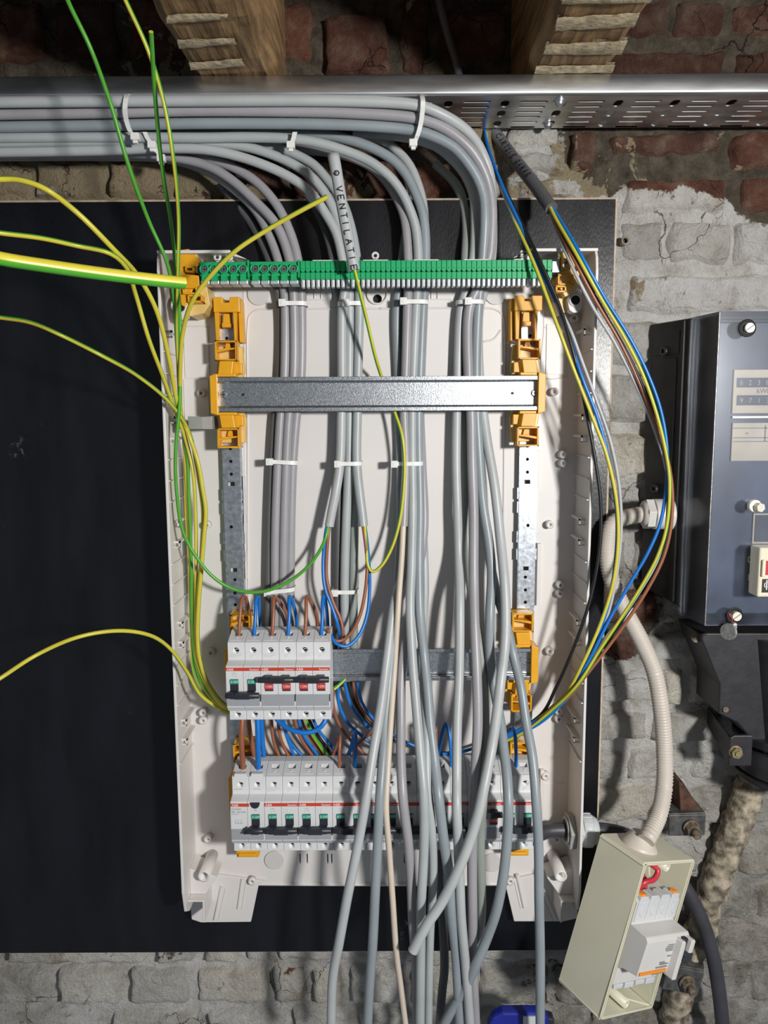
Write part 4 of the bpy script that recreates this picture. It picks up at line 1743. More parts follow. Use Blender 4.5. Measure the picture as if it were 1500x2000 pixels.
def make_rccb():
    root = bpy.data.objects.new('residual_current_breaker', None)
    root.empty_display_size = 0.01
    COL.objects.link(root)
    breaker_body(root)
    W = 2 * MW
    F = -0.048
    m = MB()
    m.box((0.0006, F - 0.00015, 0.0102), (0.0196, F + 0.0005, 0.0136))
    st = part(root, m, 'brand_stripe', 'red_stripe')
    tx = MB()
    addtext(tx, 'ABB', 0.0034, (0.0016, F - 0.00025, 0.0107), sx=1.15)
    ts = part(root, tx, 'brand_lettering', 'print_white')
    ts.parent = st
    tb = MB()
    pts = [(0.0258 + 0.0050 * math.cos(a), 0.0146 + 0.0062 * math.sin(a)) for a in [math.pi + math.pi * k / 16 for k in range(17)]]
    tb.prism(pts, F - 0.0012, F + 0.001)
    part(root, tb, 'test_button', 'toggle_black', bevel=0.0003)
    pr = MB()
    addtext(pr, 'DDA202', 0.0028, (0.0012, F - 0.00012, 0.0066))
    addtext(pr, '40A  I\u0394n 0,3A', 0.0027, (0.0012, F - 0.00012, 0.0036), sx=0.95)
    addtext(pr, 'Test', 0.0017, (0.0244, F - 0.00012, 0.0058))
    pr.box((0.0014, F - 0.00012, 0.0022), (0.0080, F + 0.0002, 0.0018))
    for k in range(3):
        pr.box((0.0050 + 0.003 * k, F - 0.00012, -0.0035), (0.0053 + 0.003 * k, F + 0.0002, -0.0080))
    pr.box((0.0050, F - 0.00012, -0.0078), (0.0130, F + 0.0002, -0.0081))
    pr.box((0.0016, -0.03512, 0.0228), (0.0110, -0.0348, 0.0225))
    pr.box((0.0220, -0.03512, 0.0228), (0.0300, -0.0348, 0.0225))
    part(root, pr, 'front_print', 'print_grey')
    lh = MB()
    lh.add([(0.0010, F - 0.0004, -0.0142), (W - 0.0010, F - 0.0004, -0.0142), (W - 0.0010, -0.0472, -0.0266), (0.0010, -0.0472, -0.0266),
            (0.0010, F + 0.0016, -0.0142), (W - 0.0010, F + 0.0016, -0.0142), (W - 0.0010, -0.0450, -0.0266), (0.0010, -0.0450, -0.0266)],
           [(0, 1, 2, 3), (7, 6, 5, 4), (0, 4, 5, 1), (1, 5, 6, 2), (2, 6, 7, 3), (3, 7, 4, 0)])
    part(root, lh, 'label_holder', 'label_grey')
    cx = 0.0262
    tg = MB()
    tg.box((cx - 0.0041, F - 0.0010, 0.0020), (cx + 0.0041, F + 0.001, -0.0105))
    t = part(root, tg, 'toggle', 'toggle_black', bevel=0.0003)
    l_ = MB()
    l_.box((cx - 0.0041, F - 0.0013, 0.0018), (cx + 0.0041, F - 0.0009, -0.0026))
    lo = part(root, l_, 'status_flag', 'off_green')
    lo.parent = t
    w_ = MB()
    addtext(w_, 'O OFF', 0.0036, (cx, F - 0.0014, -0.0018), 'CENTER', sx=0.78)
    wo = part(root, w_, 'status_lettering', 'print_mint')
    wo.parent = t
    b = MB()
    zc = -0.0130
    b.cyl((0.0170, F - 0.0062, zc), (1, 0, 0), 0.0030, W - 0.0174, 14)
    b.prism([(cx - 0.0040, zc + 0.0035), (cx + 0.0040, zc + 0.0035), (cx + 0.0040, zc - 0.0030), (cx - 0.0040, zc - 0.0030)], F - 0.0085, F - 0.0005)
    b.prism([(0.0140, zc - 0.003), (0.0175, zc + 0.003), (0.0175, zc - 0.003)], F - 0.0075, F - 0.001)
    part(root, b, 'coupling_bar', 'toggle_black', bevel=0.0003)
    c = MB()
    for q in (0.0087, 0.0262):
        c.prism([(q - 0.0064, 0.0362), (q + 0.0064, 0.0362), (q + 0.0060, 0.0395), (q - 0.0060, 0.0395)], -0.0352, -0.030)
    part(root, c, 'terminal_cover', 'breaker_plastic', bevel=0.0003)
    return root


MX1 = P(440, 1305, -0.093).x
MX2 = P(449, 1570, -0.093).x
off0 = make_mcb(False)
on0 = make_mcb(True)
rc0 = make_rccb()


def place(o, x, z, label, group):
    o.location = (x, RY, z)
    tagp(o, label, 'breaker', group)


G1, G2 = 'two-pole breakers on the middle rail', 'two-pole breakers in the lower row'
place(off0, MX1, RZ[1], 'white two-pole breaker with green OFF flags, leftmost on the middle rail', G1)
place(on0, MX1 + 0.035, RZ[1], 'white two-pole breaker with red ON flags between two breakers on the middle rail', G1)
place(copy_tree(on0), MX1 + 0.070, RZ[1], 'white two-pole breaker with red ON flags at the right end of the upper trio', G1)
place(rc0, MX2, RZ[2], 'white residual current device with half-round black test button, leftmost of lower row', 'residual current devices')
for i, lb in enumerate(['white two-pole breaker, second from left in lower row beside the residual current device',
                        'white two-pole breaker, third from left in lower row, no wires on top',
                        'white two-pole breaker, fourth from left in lower row, brown and blue wires on top',
                        'white two-pole breaker, fifth from left in lower row, shaded behind the cream core',
                        'white two-pole breaker, sixth from left in lower row, mostly behind grey cables',
                        'white two-pole breaker, seventh from left in lower row, mostly behind grey cables',
                        'white two-pole breaker with red ON flag near the right end of the lower row',
                        'white two-pole breaker with green OFF flag at the right end of the lower row']):
    src = on0 if i == 6 else off0
    place(copy_tree(src), MX2 + 0.035 * (i + 1), RZ[2], lb, G2)


# ------------------------------------------------------------------ cables and wires
def cable(name, pp, r, sheath, label, group=None, cat='cable', n=12, cores=(), end_ring=False):
    """sheathed cable through pixel/depth points; cores: list of (material, points, radius)"""
    pts = path(pp)
    t = thing(name, label, cat, pts[-1], group)
    m = MB()
    m.tube(pts, r, n)
    m.build('sheath', sheath, t)
    for c in cores:
        core(c[0], c[1], t, c[2] if len(c) > 2 else 0.0018, c[3] if len(c) > 3 else 0.0)
    return t


def core(col, pp, parent, r=0.0018, phase=0.0):
    pts = path(pp, 0.005)
    m = MB()
    if col == 'gy':
        m.tube(pts, r, 12, 0, 1, twist=0.006, phase=phase)
        return m.build('earth_core', ['wire_yellow', 'wire_green'], parent)
    m.tube(pts, r, 8)
    return m.build({'wire_blue': 'blue_core', 'wire_brown': 'brown_core', 'wire_black': 'black_core', 'wire_grey': 'grey_core', 'sheath_cream': 'inner_sheath'}.get(col, 'core'), col, parent)


def wire(name, col, pp, label, r=0.0018, group=None, phase=0.0, twist=0.006, cat='wire'):
    pts = path(pp, 0.005)
    m = MB()
    if col == 'gy':
        m.tube(pts, r, 12, 0, 1, twist=twist, phase=phase)
        o = m.build(name, ['wire_yellow', 'wire_green'])
    else:
        m.tube(pts, r, 8)
        o = m.build(name, col)
    return tagp(o, label, cat, group)


# depths: DT under the tray, DB behind the strip and upper rail, DF in front of the breakers
GA, GB, GC, GD = 'first bundle of grey cables', 'second bundle of grey cables', 'third bundle of grey cables', 'fourth bundle of grey cables'
R = 0.0049


def tail(x, y, Yv):
    return (x, y, Yv)


# --- bundle A (dark violet grey), ends behind the upper trio of breakers
cable('grey_cable', [(-60, 300, .004), (150, 300, .0), (300, 302, -.012), (400, 322), (450, 350), (500, 395), (540, 440), (562, 495, -.026), (571, 545, -.026), (574, 590),
                     (574, 735, -.024), (565, 802, -.024), (559, 905), (555, 1040), (553, 1155), (552, 1235, -.020), (552, 1330, -.020)], R, 'sheath_violet',
      'dark violet-grey cable in the middle of the leftmost bundle', GA)
cable('grey_cable', [(-60, 296, .010), (200, 296, .006), (330, 298, -.006), (380, 305), (450, 325), (500, 355), (540, 400), (565, 450), (579, 495, -.022), (587, 545, -.022), (589, 590),
                     (588, 735, -.021), (580, 802, -.021), (572, 905), (568, 1040), (567, 1155), (567, 1235, -.018), (567, 1330, -.018)], R, 'sheath_violet',
      'dark violet-grey cable on the right side of the leftmost bundle', GA)
cable('grey_cable', [(-60, 306, .012), (200, 305, .012), (330, 310, .004), (400, 332), (450, 364), (500, 412), (530, 470), (545, 515, -.021), (554, 560, -.021), (557, 590),
                     (556, 735, -.023), (549, 802, -.023), (543, 905), (538, 1040), (537, 1155), (537, 1235, -.020), (537, 1330, -.020)], R, 'sheath_violet',
      'dark violet-grey cable on the left side of the leftmost bundle', GA)
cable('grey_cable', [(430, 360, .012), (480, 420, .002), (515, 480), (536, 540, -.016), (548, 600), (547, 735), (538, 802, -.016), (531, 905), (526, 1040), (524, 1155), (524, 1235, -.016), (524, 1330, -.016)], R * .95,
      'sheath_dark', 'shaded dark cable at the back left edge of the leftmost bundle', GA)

# --- bundle B
cable('grey_cable', [(-60, 298, -.030), (200, 294, -.030), (300, 290, -.030), (400, 292, -.032), (464, 305), (507, 319), (549, 337), (592, 363), (613, 384), (635, 416), (656, 454), (668, 501, -.026),
                     (675, 550, -.026), (669, 600), (668, 735, -.026), (667, 802), (664, 905, -.030), (656, 960, -.034), (648, 1000), (643, 1028, -.036)], R, 'sheath_light',
      'light grey cable ending stripped above the upper breakers, blue and brown cores hanging left', GB,
      cores=[('wire_blue', [(640, 1020, -.036), (636, 1040, -.040), (632, 1080), (631, 1115), (635, 1150), (650, 1190), (661, 1225, -.052), (665, 1262, -.030), (668, 1300, -.030)]),
             ('wire_brown', [(644, 1020, -.036), (641, 1045, -.039), (638, 1085), (638, 1130), (650, 1175), (666, 1212), (671, 1245, -.048), (674, 1290, -.030)]),
             ('gy', [(642, 1020, -.037), (636, 1050, -.042), (625, 1075), (600, 1108), (560, 1138), (510, 1156), (460, 1152), (420, 1130), (385, 1090), (358, 1040), (345, 960), (343, 880), (350, 800), (352, 740),
                     (352, 640, -.075), (345, 540), (333, 430, -.10), (317, 330), (304, 200, -.15), (295, 62, -.20)], .0018, 1.2)])
cable('grey_cable', [(-60, 279, -.035), (200, 276, -.033), (330, 274, -.030), (443, 282, -.028), (485, 288), (528, 301), (571, 320), (603, 341), (624, 363), (645, 395), (662, 437), (676, 485, -.022), (682, 540, -.022), (683, 600),
                     (682, 735, -.022), (682, 802), (681, 905), (676, 1030), (673, 1155), (674, 1230, -.022), (676, 1340, -.022)], R, 'sheath_grey',
      'mid grey cable running straight down the middle of the second bundle behind the rails', GB)
cable('grey_cable', [(-60, 282, -.006), (300, 278, -.010), (450, 278, -.012), (539, 288), (571, 299), (613, 322), (635, 346), (656, 373), (673, 405), (688, 455), (696, 501, -.022), (701, 545), (702, 600),
                     (699, 735, -.024), (698, 802), (697, 905, -.028), (702, 960, -.032), (707, 1000), (710, 1028, -.036)], R, 'sheath_grey',
      'mid grey cable ending stripped, with brown and blue cores looping up to the breakers', GB,
      cores=[('wire_brown', [(708, 1020, -.036), (713, 1055, -.040), (717, 1100), (714, 1150), (702, 1205), (683, 1240), (664, 1252, -.056), (648, 1248, -.060), (640, 1228, -.066)]),
             ('wire_blue', [(712, 1020, -.034), (719, 1080, -.036), (722, 1150), (716, 1205), (700, 1243), (676, 1263), (656, 1256, -.058), (646, 1240, -.066)]),
             ('gy', [(712, 1020, -.038), (716, 1070, -.040), (719, 1105, -.044), (728, 1117), (745, 1105), (765, 1070), (780, 1020), (788, 960), (790, 900), (785, 850, -.040), (770, 803, -.034), (745, 735, -.034), (734, 700, -.050), (715, 620), (700, 560, -.076), (691, 522, -.0855), (688, 505, -.0855)], .0018, -.6)])
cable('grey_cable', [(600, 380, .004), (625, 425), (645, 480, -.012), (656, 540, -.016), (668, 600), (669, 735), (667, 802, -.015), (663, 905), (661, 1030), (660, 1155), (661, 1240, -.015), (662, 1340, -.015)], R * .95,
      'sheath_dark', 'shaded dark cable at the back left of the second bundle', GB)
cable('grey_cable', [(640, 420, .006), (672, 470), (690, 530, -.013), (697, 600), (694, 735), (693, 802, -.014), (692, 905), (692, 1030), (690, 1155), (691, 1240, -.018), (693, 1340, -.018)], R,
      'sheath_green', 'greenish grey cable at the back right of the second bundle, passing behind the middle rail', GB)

# --- bundle C: comes forward over the lower breakers
cable('grey_cable', [(-60, 270, -.040), (200, 268, -.038), (400, 269, -.036), (485, 268), (571, 271, -.036), (613, 277), (667, 292), (720, 314), (759, 343), (783, 373), (801, 410), (812, 445), (817, 500, -.024), (816, 550), (813, 600),
                     (807, 735, -.024), (805, 802), (805, 905, -.026), (806, 1000, -.032), (804, 1100), (801, 1180, -.056), (805, 1280), (813, 1380, -.085), (820, 1463), (828, 1560, -.118), (828, 1660), (823, 1760, -.116), (822, 1860), (820, 2040, -.100)], R,
      'sheath_grey', 'grey cable of third bundle hanging to the bottom edge just left of the cut end', GC)
cable('grey_cable', [(-60, 262, -.020), (200, 258, -.018), (480, 256, -.018), (613, 260), (677, 272), (720, 286), (767, 312), (793, 341), (812, 379), (825, 416), (830, 453), (831, 504, -.020), (829, 560), (826, 600),
                     (820, 735, -.022), (817, 802), (818, 905, -.024), (820, 1000, -.030), (818, 1100), (820, 1200, -.054), (828, 1280, -.058), (835, 1347), (840, 1413, -.085), (850, 1497), (857, 1560, -.118), (867, 1643), (877, 1710), (881, 1780, -.110), (890, 1860), (900, 2040, -.085)], R * 1.05,
      'sheath_blue', 'bluish grey speckled cable crossing under the cut cable end to the bottom edge', GC)
cable('grey_cable', [(560, 290, .010), (660, 300, .004), (713, 319), (740, 338), (761, 362), (780, 397), (791, 430), (797, 504, -.022), (798, 550), (796, 600),
                     (792, 735, -.026), (789, 802, -.026), (793, 905, -.026), (790, 980, -.030), (788, 1028, -.034)], R,
      'sheath_violet', 'violet-grey cable stripped halfway to a long cream inner sheath', GC,
      cores=[('sheath_cream', [(788, 1020, -.034), (785, 1083, -.042), (778, 1180, -.058), (770, 1313, -.066), (763, 1413, -.090), (757, 1513, -.112), (754, 1577, -.122), (760, 1660, -.124), (767, 1760, -.122), (774, 1860), (783, 1930), (797, 2040, -.100)], .0031)])
cable('grey_cable', [(690, 262, .012), (748, 275, .010), (780, 299), (801, 325), (817, 363), (826, 400), (829, 450, -.004), (827, 504, -.012), (822, 600, -.013), (812, 735), (808, 802), (806, 905, -.014), (800, 1000), (792, 1100, -.030), (770, 1180, -.050), (757, 1280, -.064), (744, 1380, -.085), (730, 1463), (712, 1577, -.124), (697, 1660),
                     (677, 1760, -.128), (662, 1843), (650, 1910), (646, 2040, -.110)], R,
      'sheath_light', 'light grey cable hanging furthest left at the bottom edge', GC)
cable('grey_cable', [(812, 360, .014), (798, 430, .006), (786, 504, -.010), (775, 600, -.014), (778, 735), (779, 802, -.014), (782, 905, -.016), (783, 1030), (778, 1130, -.034), (770, 1220, -.054), (760, 1330, -.068), (752, 1413), (748, 1480, -.105), (742, 1560, -.121), (737, 1660), (732, 1760, -.124), (728, 1843), (722, 1927), (716, 2040, -.108)], R,
      'sheath_blue', 'bluish grey cable second from the left at the bottom edge', GC)
cable('grey_cable', [(800, 372, .018), (816, 420, .010), (825, 470, .0), (828, 520, -.011), (827, 600, -.011), (822, 735), (820, 802, -.012), (824, 905, -.013), (828, 1030), (815, 1130, -.030), (795, 1230, -.052), (784, 1313, -.062), (783, 1413, -.080), (783, 1480), (787, 1560, -.114), (797, 1643), (803, 1727), (806, 1800, -.100), (812, 1880), (815, 2040, -.080)], R,
      'sheath_violet', 'violet-grey cable right of the cream core, vanishing behind its neighbour', GC)
cable('grey_cable', [(820, 504, -.010), (818, 600, -.010), (812, 735), (811, 802, -.011), (814, 905, -.012), (824, 1000, -.014), (830, 1150, -.030), (824, 1263, -.054), (828, 1347, -.066), (833, 1430), (835, 1530, -.108), (842, 1600, -.115), (846, 1680), (845, 1740, -.108), (840, 1827), (836, 2040, -.090)], R * .9,
      'sheath_grey', 'thin grey cable between two thicker ones under the cut cable end', GC)

# --- bundle D
cable('grey_cable', [(-60, 200, -.062), (200, 198, -.061), (400, 197, -.060), (700, 198, -.058), (817, 206, -.056), (860, 222), (900, 246), (927, 273), (946, 309), (957, 345, -.02), (961, 400, -.012), (960, 500, -.014),
                     (948, 560, -.016), (936, 600), (936, 735, -.020), (943, 802, -.022), (951, 860, -.026), (966, 950, -.034), (977, 1050), (985, 1133), (988, 1200, -.066), (986, 1263), (978, 1330), (970, 1397, -.095), (960, 1463), (947, 1530), (934, 1590, -.126), (915, 1650), (890, 1710, -.134), (860, 1767), (833, 1807), (806, 1858, -.140)], R * 1.06,
      'sheath_light', 'light grey cable swinging left and ending in a clean cut above the bricks', GD)
cable('grey_cable', [(-60, 224, -.050), (200, 220, -.050), (400, 216, -.050), (700, 221, -.050), (817, 232, -.048), (860, 246), (900, 273), (927, 302), (945, 334), (956, 369), (961, 410, -.030), (960, 453), (955, 504, -.028), (935, 560), (917, 600, -.026),
                     (915, 735, -.028), (920, 802), (922, 905, -.030), (925, 1000), (925, 1117), (927, 1220, -.060), (931, 1313), (933, 1413, -.085), (929, 1500), (924, 1590, -.105), (922, 1677), (923, 1793, -.096), (923, 1870), (931, 2040, -.075)], R * 1.08,
      'sheath_violet', 'dark violet-grey cable down the middle of the fourth bundle with a bright edge', GD)
cable('grey_cable', [(-60, 249, -.045), (200, 245, -.045), (400, 241, -.045), (700, 245, -.045), (815, 256, -.044), (849, 267), (887, 288), (913, 317), (932, 347), (944, 381), (947, 427, -.032), (943, 501, -.028), (938, 560), (934, 600, -.024),
                     (930, 700, -.024), (931, 802, -.026), (935, 880), (943, 983, -.030), (955, 1060), (960, 1117, -.040), (957, 1200, -.054), (957, 1280), (965, 1340, -.060), (978, 1413, -.078), (984, 1463), (990, 1513, -.108), (993, 1577, -.122), (990, 1643), (983, 1710, -.116), (970, 1777), (953, 1827), (928, 1887, -.104), (910, 1925), (870, 1995, -.085), (850, 2040, -.08)], R * 1.06,
      'sheath_blue', 'bluish grey cable bowing right past the ON breaker and back under the bundle', GD)
cable('grey_cable', [(690, 262, .002), (790, 268, .0), (849, 285), (881, 309), (908, 341), (924, 379), (928, 427, -.016), (925, 501, -.018), (912, 560, -.018), (901, 600), (894, 735, -.020), (892, 802), (891, 905, -.024), (893, 983), (896, 1080, -.032), (898, 1180, -.056), (897, 1313),
                     (893, 1413, -.085), (892, 1513), (892, 1577, -.117), (895, 1650), (898, 1720), (901, 1793, -.110), (910, 1893), (921, 2040, -.09)], R,
      'sheath_light', 'light grey cable hanging nearly straight down the left of the fourth bundle', GD)
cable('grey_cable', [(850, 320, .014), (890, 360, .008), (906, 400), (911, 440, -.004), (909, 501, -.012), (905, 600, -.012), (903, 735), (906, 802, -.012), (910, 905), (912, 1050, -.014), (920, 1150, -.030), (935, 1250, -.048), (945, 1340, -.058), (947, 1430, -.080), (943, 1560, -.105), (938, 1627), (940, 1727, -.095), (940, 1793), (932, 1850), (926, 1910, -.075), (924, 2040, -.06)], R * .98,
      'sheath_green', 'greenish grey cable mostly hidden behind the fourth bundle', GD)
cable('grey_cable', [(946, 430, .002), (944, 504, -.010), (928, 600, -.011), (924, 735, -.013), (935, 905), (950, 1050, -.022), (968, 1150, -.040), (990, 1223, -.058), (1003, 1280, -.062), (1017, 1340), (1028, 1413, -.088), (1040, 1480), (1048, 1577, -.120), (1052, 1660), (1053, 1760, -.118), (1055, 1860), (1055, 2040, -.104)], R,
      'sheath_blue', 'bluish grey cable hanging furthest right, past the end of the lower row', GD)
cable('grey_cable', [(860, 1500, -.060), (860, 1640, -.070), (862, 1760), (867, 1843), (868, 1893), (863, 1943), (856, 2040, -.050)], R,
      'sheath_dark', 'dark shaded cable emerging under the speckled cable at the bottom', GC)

# thin dark old cable up on the wall between the joists
cable('old_cable', [(846, -60, .012), (862, 20, .014), (875, 70), (893, 130, .018), (905, 200, .02)], .0042, 'sheath_dark',
      'thin dark old cable on the wall between the joists', None)


# ------------------------------------------------------------------ hand-lettering on sheaths
GLY = {'V': [[(0, 1), (.4, 0), (.8, 1)]], 'E': [[(.7, 1), (0, 1), (0, 0), (.7, 0)], [(0, .5), (.55, .5)]],
       'N': [[(0, 0), (0, 1), (.7, 0), (.7, 1)]], 'T': [[(0, 1), (.8, 1)], [(.4, 1), (.4, 0)]], 'I': [[(.2, 1), (.2, 0)]],
       'L': [[(0, 1), (0, 0), (.6, 0)]], 'A': [[(0, 0), (.4, 1), (.8, 0)], [(.15, .4), (.65, .4)]],
       'C': [[(.7, .85), (.4, 1), (.1, .8), (0, .5), (.1, .2), (.4, 0), (.7, .15)]],
       'R': [[(0, 0), (0, 1), (.6, .9), (.6, .6), (0, .5), (.7, 0)]], 'S': [[(.65, .9), (.2, 1), (.05, .75), (.6, .35), (.45, .02), (0, .1)]],
       'G': [[(.7, .85), (.35, 1), (.05, .7), (.05, .3), (.35, 0), (.7, .15), (.7, .45), (.4, .45)]],
       'O': [[(.4, 1), (.05, .7), (.05, .3), (.4, 0), (.75, .3), (.75, .7), (.4, 1)], [(.25, .5), (.5, .3)]], ' ': []}


def handwrite(parent, pts, r, s, start, height, pitch, side, ang0=0.0):
    """marker letters along a cable centre line; tops of the letters point to `side`"""
    # arc length table
    cum = [0.0]
    for a, b in zip(pts, pts[1:]):
        cum.append(cum[-1] + (b - a).length)

    def at(l):
        for i in range(len(cum) - 1):
            if cum[i + 1] >= l:
                f = (l - cum[i]) / max(1e-9, cum[i + 1] - cum[i])
                return pts[i].lerp(pts[i + 1], f), (pts[i + 1] - pts[i]).normalized()
        return pts[-1], (pts[-1] - pts[-2]).normalized()
    m = MB()
    pos = start
    for ch in s:
        for st in GLY[ch]:
            line = []
            dense = []
            for (u0, v0), (u1, v1) in zip(st, st[1:]):
                for k in range(4):
                    dense.append((u0 + (u1 - u0) * k / 4, v0 + (v1 - v0) * k / 4))
            dense.append(st[-1])
            for u, v in dense:
                c, tg = at(pos + u * pitch * 0.72)
                out = (CAM - c)
                out = (out - tg * out.dot(tg)).normalized()
                top = Vector(side)
                top = (top - tg * top.dot(tg) - out * top.dot(out)).normalized()
                a = (v - 0.5) * height / r + ang0
                line.append(c + (out * math.cos(a) + top * math.sin(a)) * (r + 0.0001))
            m.tube(line, 0.00058, 5)
        pos += pitch
    return m.build('handwriting', 'marker_ink', parent)


# sleeve marked VENTILATIE pushed over the earth core
sp = [(651, 302, -.088), (656, 330, -.088), (667, 395, -.087), (679, 460, -.086), (688, 505, -.0855), (692, 528, -.085)]
spts = path(sp, 0.004)
sl = thing('marked_sleeve', 'short grey sheath sleeve hand-lettered VENTILATIE, standing in front of the green strip', 'sleeve', spts[-1])
m = MB()
m.tube(spts, 0.0055, 16, cap=False)
m.tube(spts, 0.0040, 16, cap=False)
k = len(m.v)
for a in (0, len(spts) - 1):
    for i in range(16):
        j = (i + 1) % 16
        o2 = len(spts) * 16
        m.f.append([a * 16 + i, a * 16 + j, o2 + a * 16 + j, o2 + a * 16 + i])
        m.m.append(0)
        m.sm.append(False)
m.build('sleeve_wall', 'sheath_light', sl)
handwrite(sl, spts, 0.0055, 'O', 0.016, 0.0050, 0.0075, (1, 0, 0.2))
handwrite(sl, spts, 0.0055, 'VENTILATIE', 0.030, 0.0056, 0.0080, (1, 0, 0.2), 0.05)

# ------------------------------------------------------------------ cores on the right, from behind the tray
GR = 'five-core cables at the right'
t = cable('marked_cable', [(962, 252, .034), (985, 285, .030), (1010, 318, .010), (1045, 362, -.020), (1077, 407, -.048)], .0066, 'sheath_dark',
          'dark grey cable end hand-lettered CARTSIE GARAG, its cores bowing far right', GR, cores=[
    ('wire_blue', [(1076, 402, -.046), (1088, 420, -.056), (1130, 490, -.083), (1180, 580), (1230, 660), (1265, 730), (1290, 800, -.080), (1302, 870), (1302, 940), (1290, 1020), (1265, 1080, -.080), (1230, 1140), (1190, 1210), (1150, 1290, -.078), (1100, 1370), (1050, 1415, -.050), (1000, 1437, -.036), (930, 1460, -.028), (880, 1475, -.024)]),
    ('gy', [(1074, 403, -.047), (1084, 424, -.058), (1125, 495, -.085), (1175, 585), (1220, 660), (1255, 730), (1283, 810, -.086), (1300, 880), (1308, 940), (1302, 1030), (1285, 1085, -.086), (1256, 1140), (1210, 1212), (1170, 1272), (1130, 1335, -.078), (1080, 1385), (1020, 1432, -.042), (960, 1460, -.03)], .0018, -.5),
    ('wire_brown', [(1072, 403, -.045), (1082, 430, -.056), (1120, 505, -.081), (1165, 590), (1213, 672), (1248, 747), (1278, 822, -.078), (1303, 893), (1313, 960), (1310, 1030), (1295, 1090, -.078), (1265, 1150), (1225, 1212), (1185, 1267), (1150, 1312, -.072), (1110, 1362), (1060, 1403, -.044), (1000, 1440, -.03)]),
    ('wire_grey', [(1073, 403, -.044), (1082, 436, -.055), (1115, 515, -.078), (1155, 595), (1202, 672), (1240, 747), (1274, 826, -.074), (1298, 900), (1308, 962), (1303, 1032), (1288, 1087, -.074), (1254, 1147), (1214, 1207), (1168, 1264), (1138, 1305, -.070), (1100, 1360), (1050, 1408, -.040), (1000, 1444, -.028)]),
    ('wire_black', [(1075, 403, -.044), (1090, 440, -.056), (1130, 520, -.077), (1180, 610), (1225, 690), (1260, 765), (1288, 840, -.066), (1303, 910), (1305, 980), (1298, 1050), (1270, 1122, -.070), (1222, 1200), (1180, 1260), (1140, 1316, -.066), (1096, 1368), (1046, 1412, -.038), (1000, 1446, -.028)])])
mp_ = path([(962, 252, .034), (985, 285, .030), (1010, 318, .010), (1045, 362, -.020), (1077, 407, -.048)], 0.004)
handwrite(t, mp_, 0.0066, 'CARTSIE', 0.0100, 0.0050, 0.0066, (.7, 0, 1), 0.2)
handwrite(t, mp_, 0.0066, 'GARAG', 0.0610, 0.0050, 0.0066, (.7, 0, 1), 0.2)

t = cable('unmarked_cable', [(955, 225, .036), (948, 248, .034), (947, 258, .030)], .0058, 'sheath_dark',
          'dark cable end behind the tray, its blue and black cores falling into the enclosure', GR, cores=[
    ('wire_blue', [(946, 252, .030), (950, 275, .020), (962, 315, .0), (985, 372, -.024), (1012, 430), (1050, 515, -.065), (1098, 620), (1136, 735, -.082), (1164, 808), (1185, 880), (1198, 950), (1205, 1010), (1203, 1085), (1188, 1180, -.080), (1158, 1262), (1118, 1342), (1070, 1392, -.052), (1000, 1432, -.036), (940, 1456, -.028)]),
    ('gy', [(948, 252, .032), (953, 290, .016), (968, 335, -.004), (1000, 420, -.036), (1045, 520, -.075), (1090, 640, -.086), (1120, 720), (1155, 810), (1185, 890), (1204, 980, -.086), (1207, 1060), (1197, 1140), (1175, 1212), (1140, 1292, -.082), (1100, 1362), (1040, 1412, -.044), (985, 1446, -.03)], .0018, -2.4),
    ('wire_black', [(944, 252, .030), (948, 282, .018), (964, 324, -.002), (1002, 402, -.030), (1050, 500, -.070), (1092, 596), (1114, 668, -.080), (1132, 740), (1148, 820), (1161, 890), (1172, 970), (1173, 1050), (1160, 1140), (1140, 1212, -.076), (1110, 1290), (1085, 1345), (1060, 1392, -.046), (1010, 1430, -.03)]),
    ('wire_grey', [(947, 252, .034), (954, 300, .016), (978, 365, -.016), (1030, 480, -.056), (1080, 580, -.070), (1112, 640, -.078), (1140, 715), (1166, 785), (1192, 862), (1209, 950), (1213, 1032), (1204, 1122), (1186, 1202, -.076), (1150, 1284), (1116, 1342), (1070, 1388, -.046), (1010, 1432, -.03)])])

# ------------------------------------------------------------------ loose green-yellow wires on the left
GL = 'loose green-yellow earth wires'
B1 = [(360, 860, -.034), (362, 940), (364, 1004, -.030), (369, 1084), (372, 1180), (374, 1244), (378, 1308), (396, 1350), (421, 1375), (446, 1390, -.034), (480, 1400, -.026)]
B2 = [(358, 850, -.040), (366, 892), (369, 972), (374, 1100, -.034), (375, 1196), (382, 1292), (399, 1340), (428, 1372), (446, 1386, -.036), (480, 1396, -.028)]
B3 = [(362, 856, -.044), (377, 924), (382, 1004, -.036), (383, 1100), (383, 1180), (385, 1244), (388, 1298), (405, 1340), (440, 1381, -.038), (480, 1392, -.03)]
B4 = [(366, 842, -.050), (386, 900), (396, 956), (402, 998, -.046), (398, 1052), (393, 1116), (388, 1180), (386, 1244, -.042), (391, 1292), (409, 1340), (441, 1378, -.040), (480, 1388, -.03)]
B5 = [(372, 850, -.046), (382, 905), (392, 962), (396, 1000, -.040), (394, 1060), (390, 1120), (384, 1180), (381, 1244, -.036), (386, 1298), (408, 1346), (441, 1384, -.036), (480, 1394, -.028)]
B6 = [(358, 846, -.038), (364, 920), (368, 1000, -.032), (373, 1090), (377, 1180), (379, 1250), (386, 1310), (404, 1352), (436, 1382, -.034), (480, 1398, -.026)]
wire('earth_wire', 'gy', [(120, -40, -.20), (132, 0), (175, 90), (215, 200, -.16), (250, 320), (290, 430), (325, 510, -.10), (338, 570, -.085), (346, 680), (352, 780, -.060)] + B2,
     'earth wire leaning left, crossing the tray left of all others at the top edge', group=GL, phase=1.0)
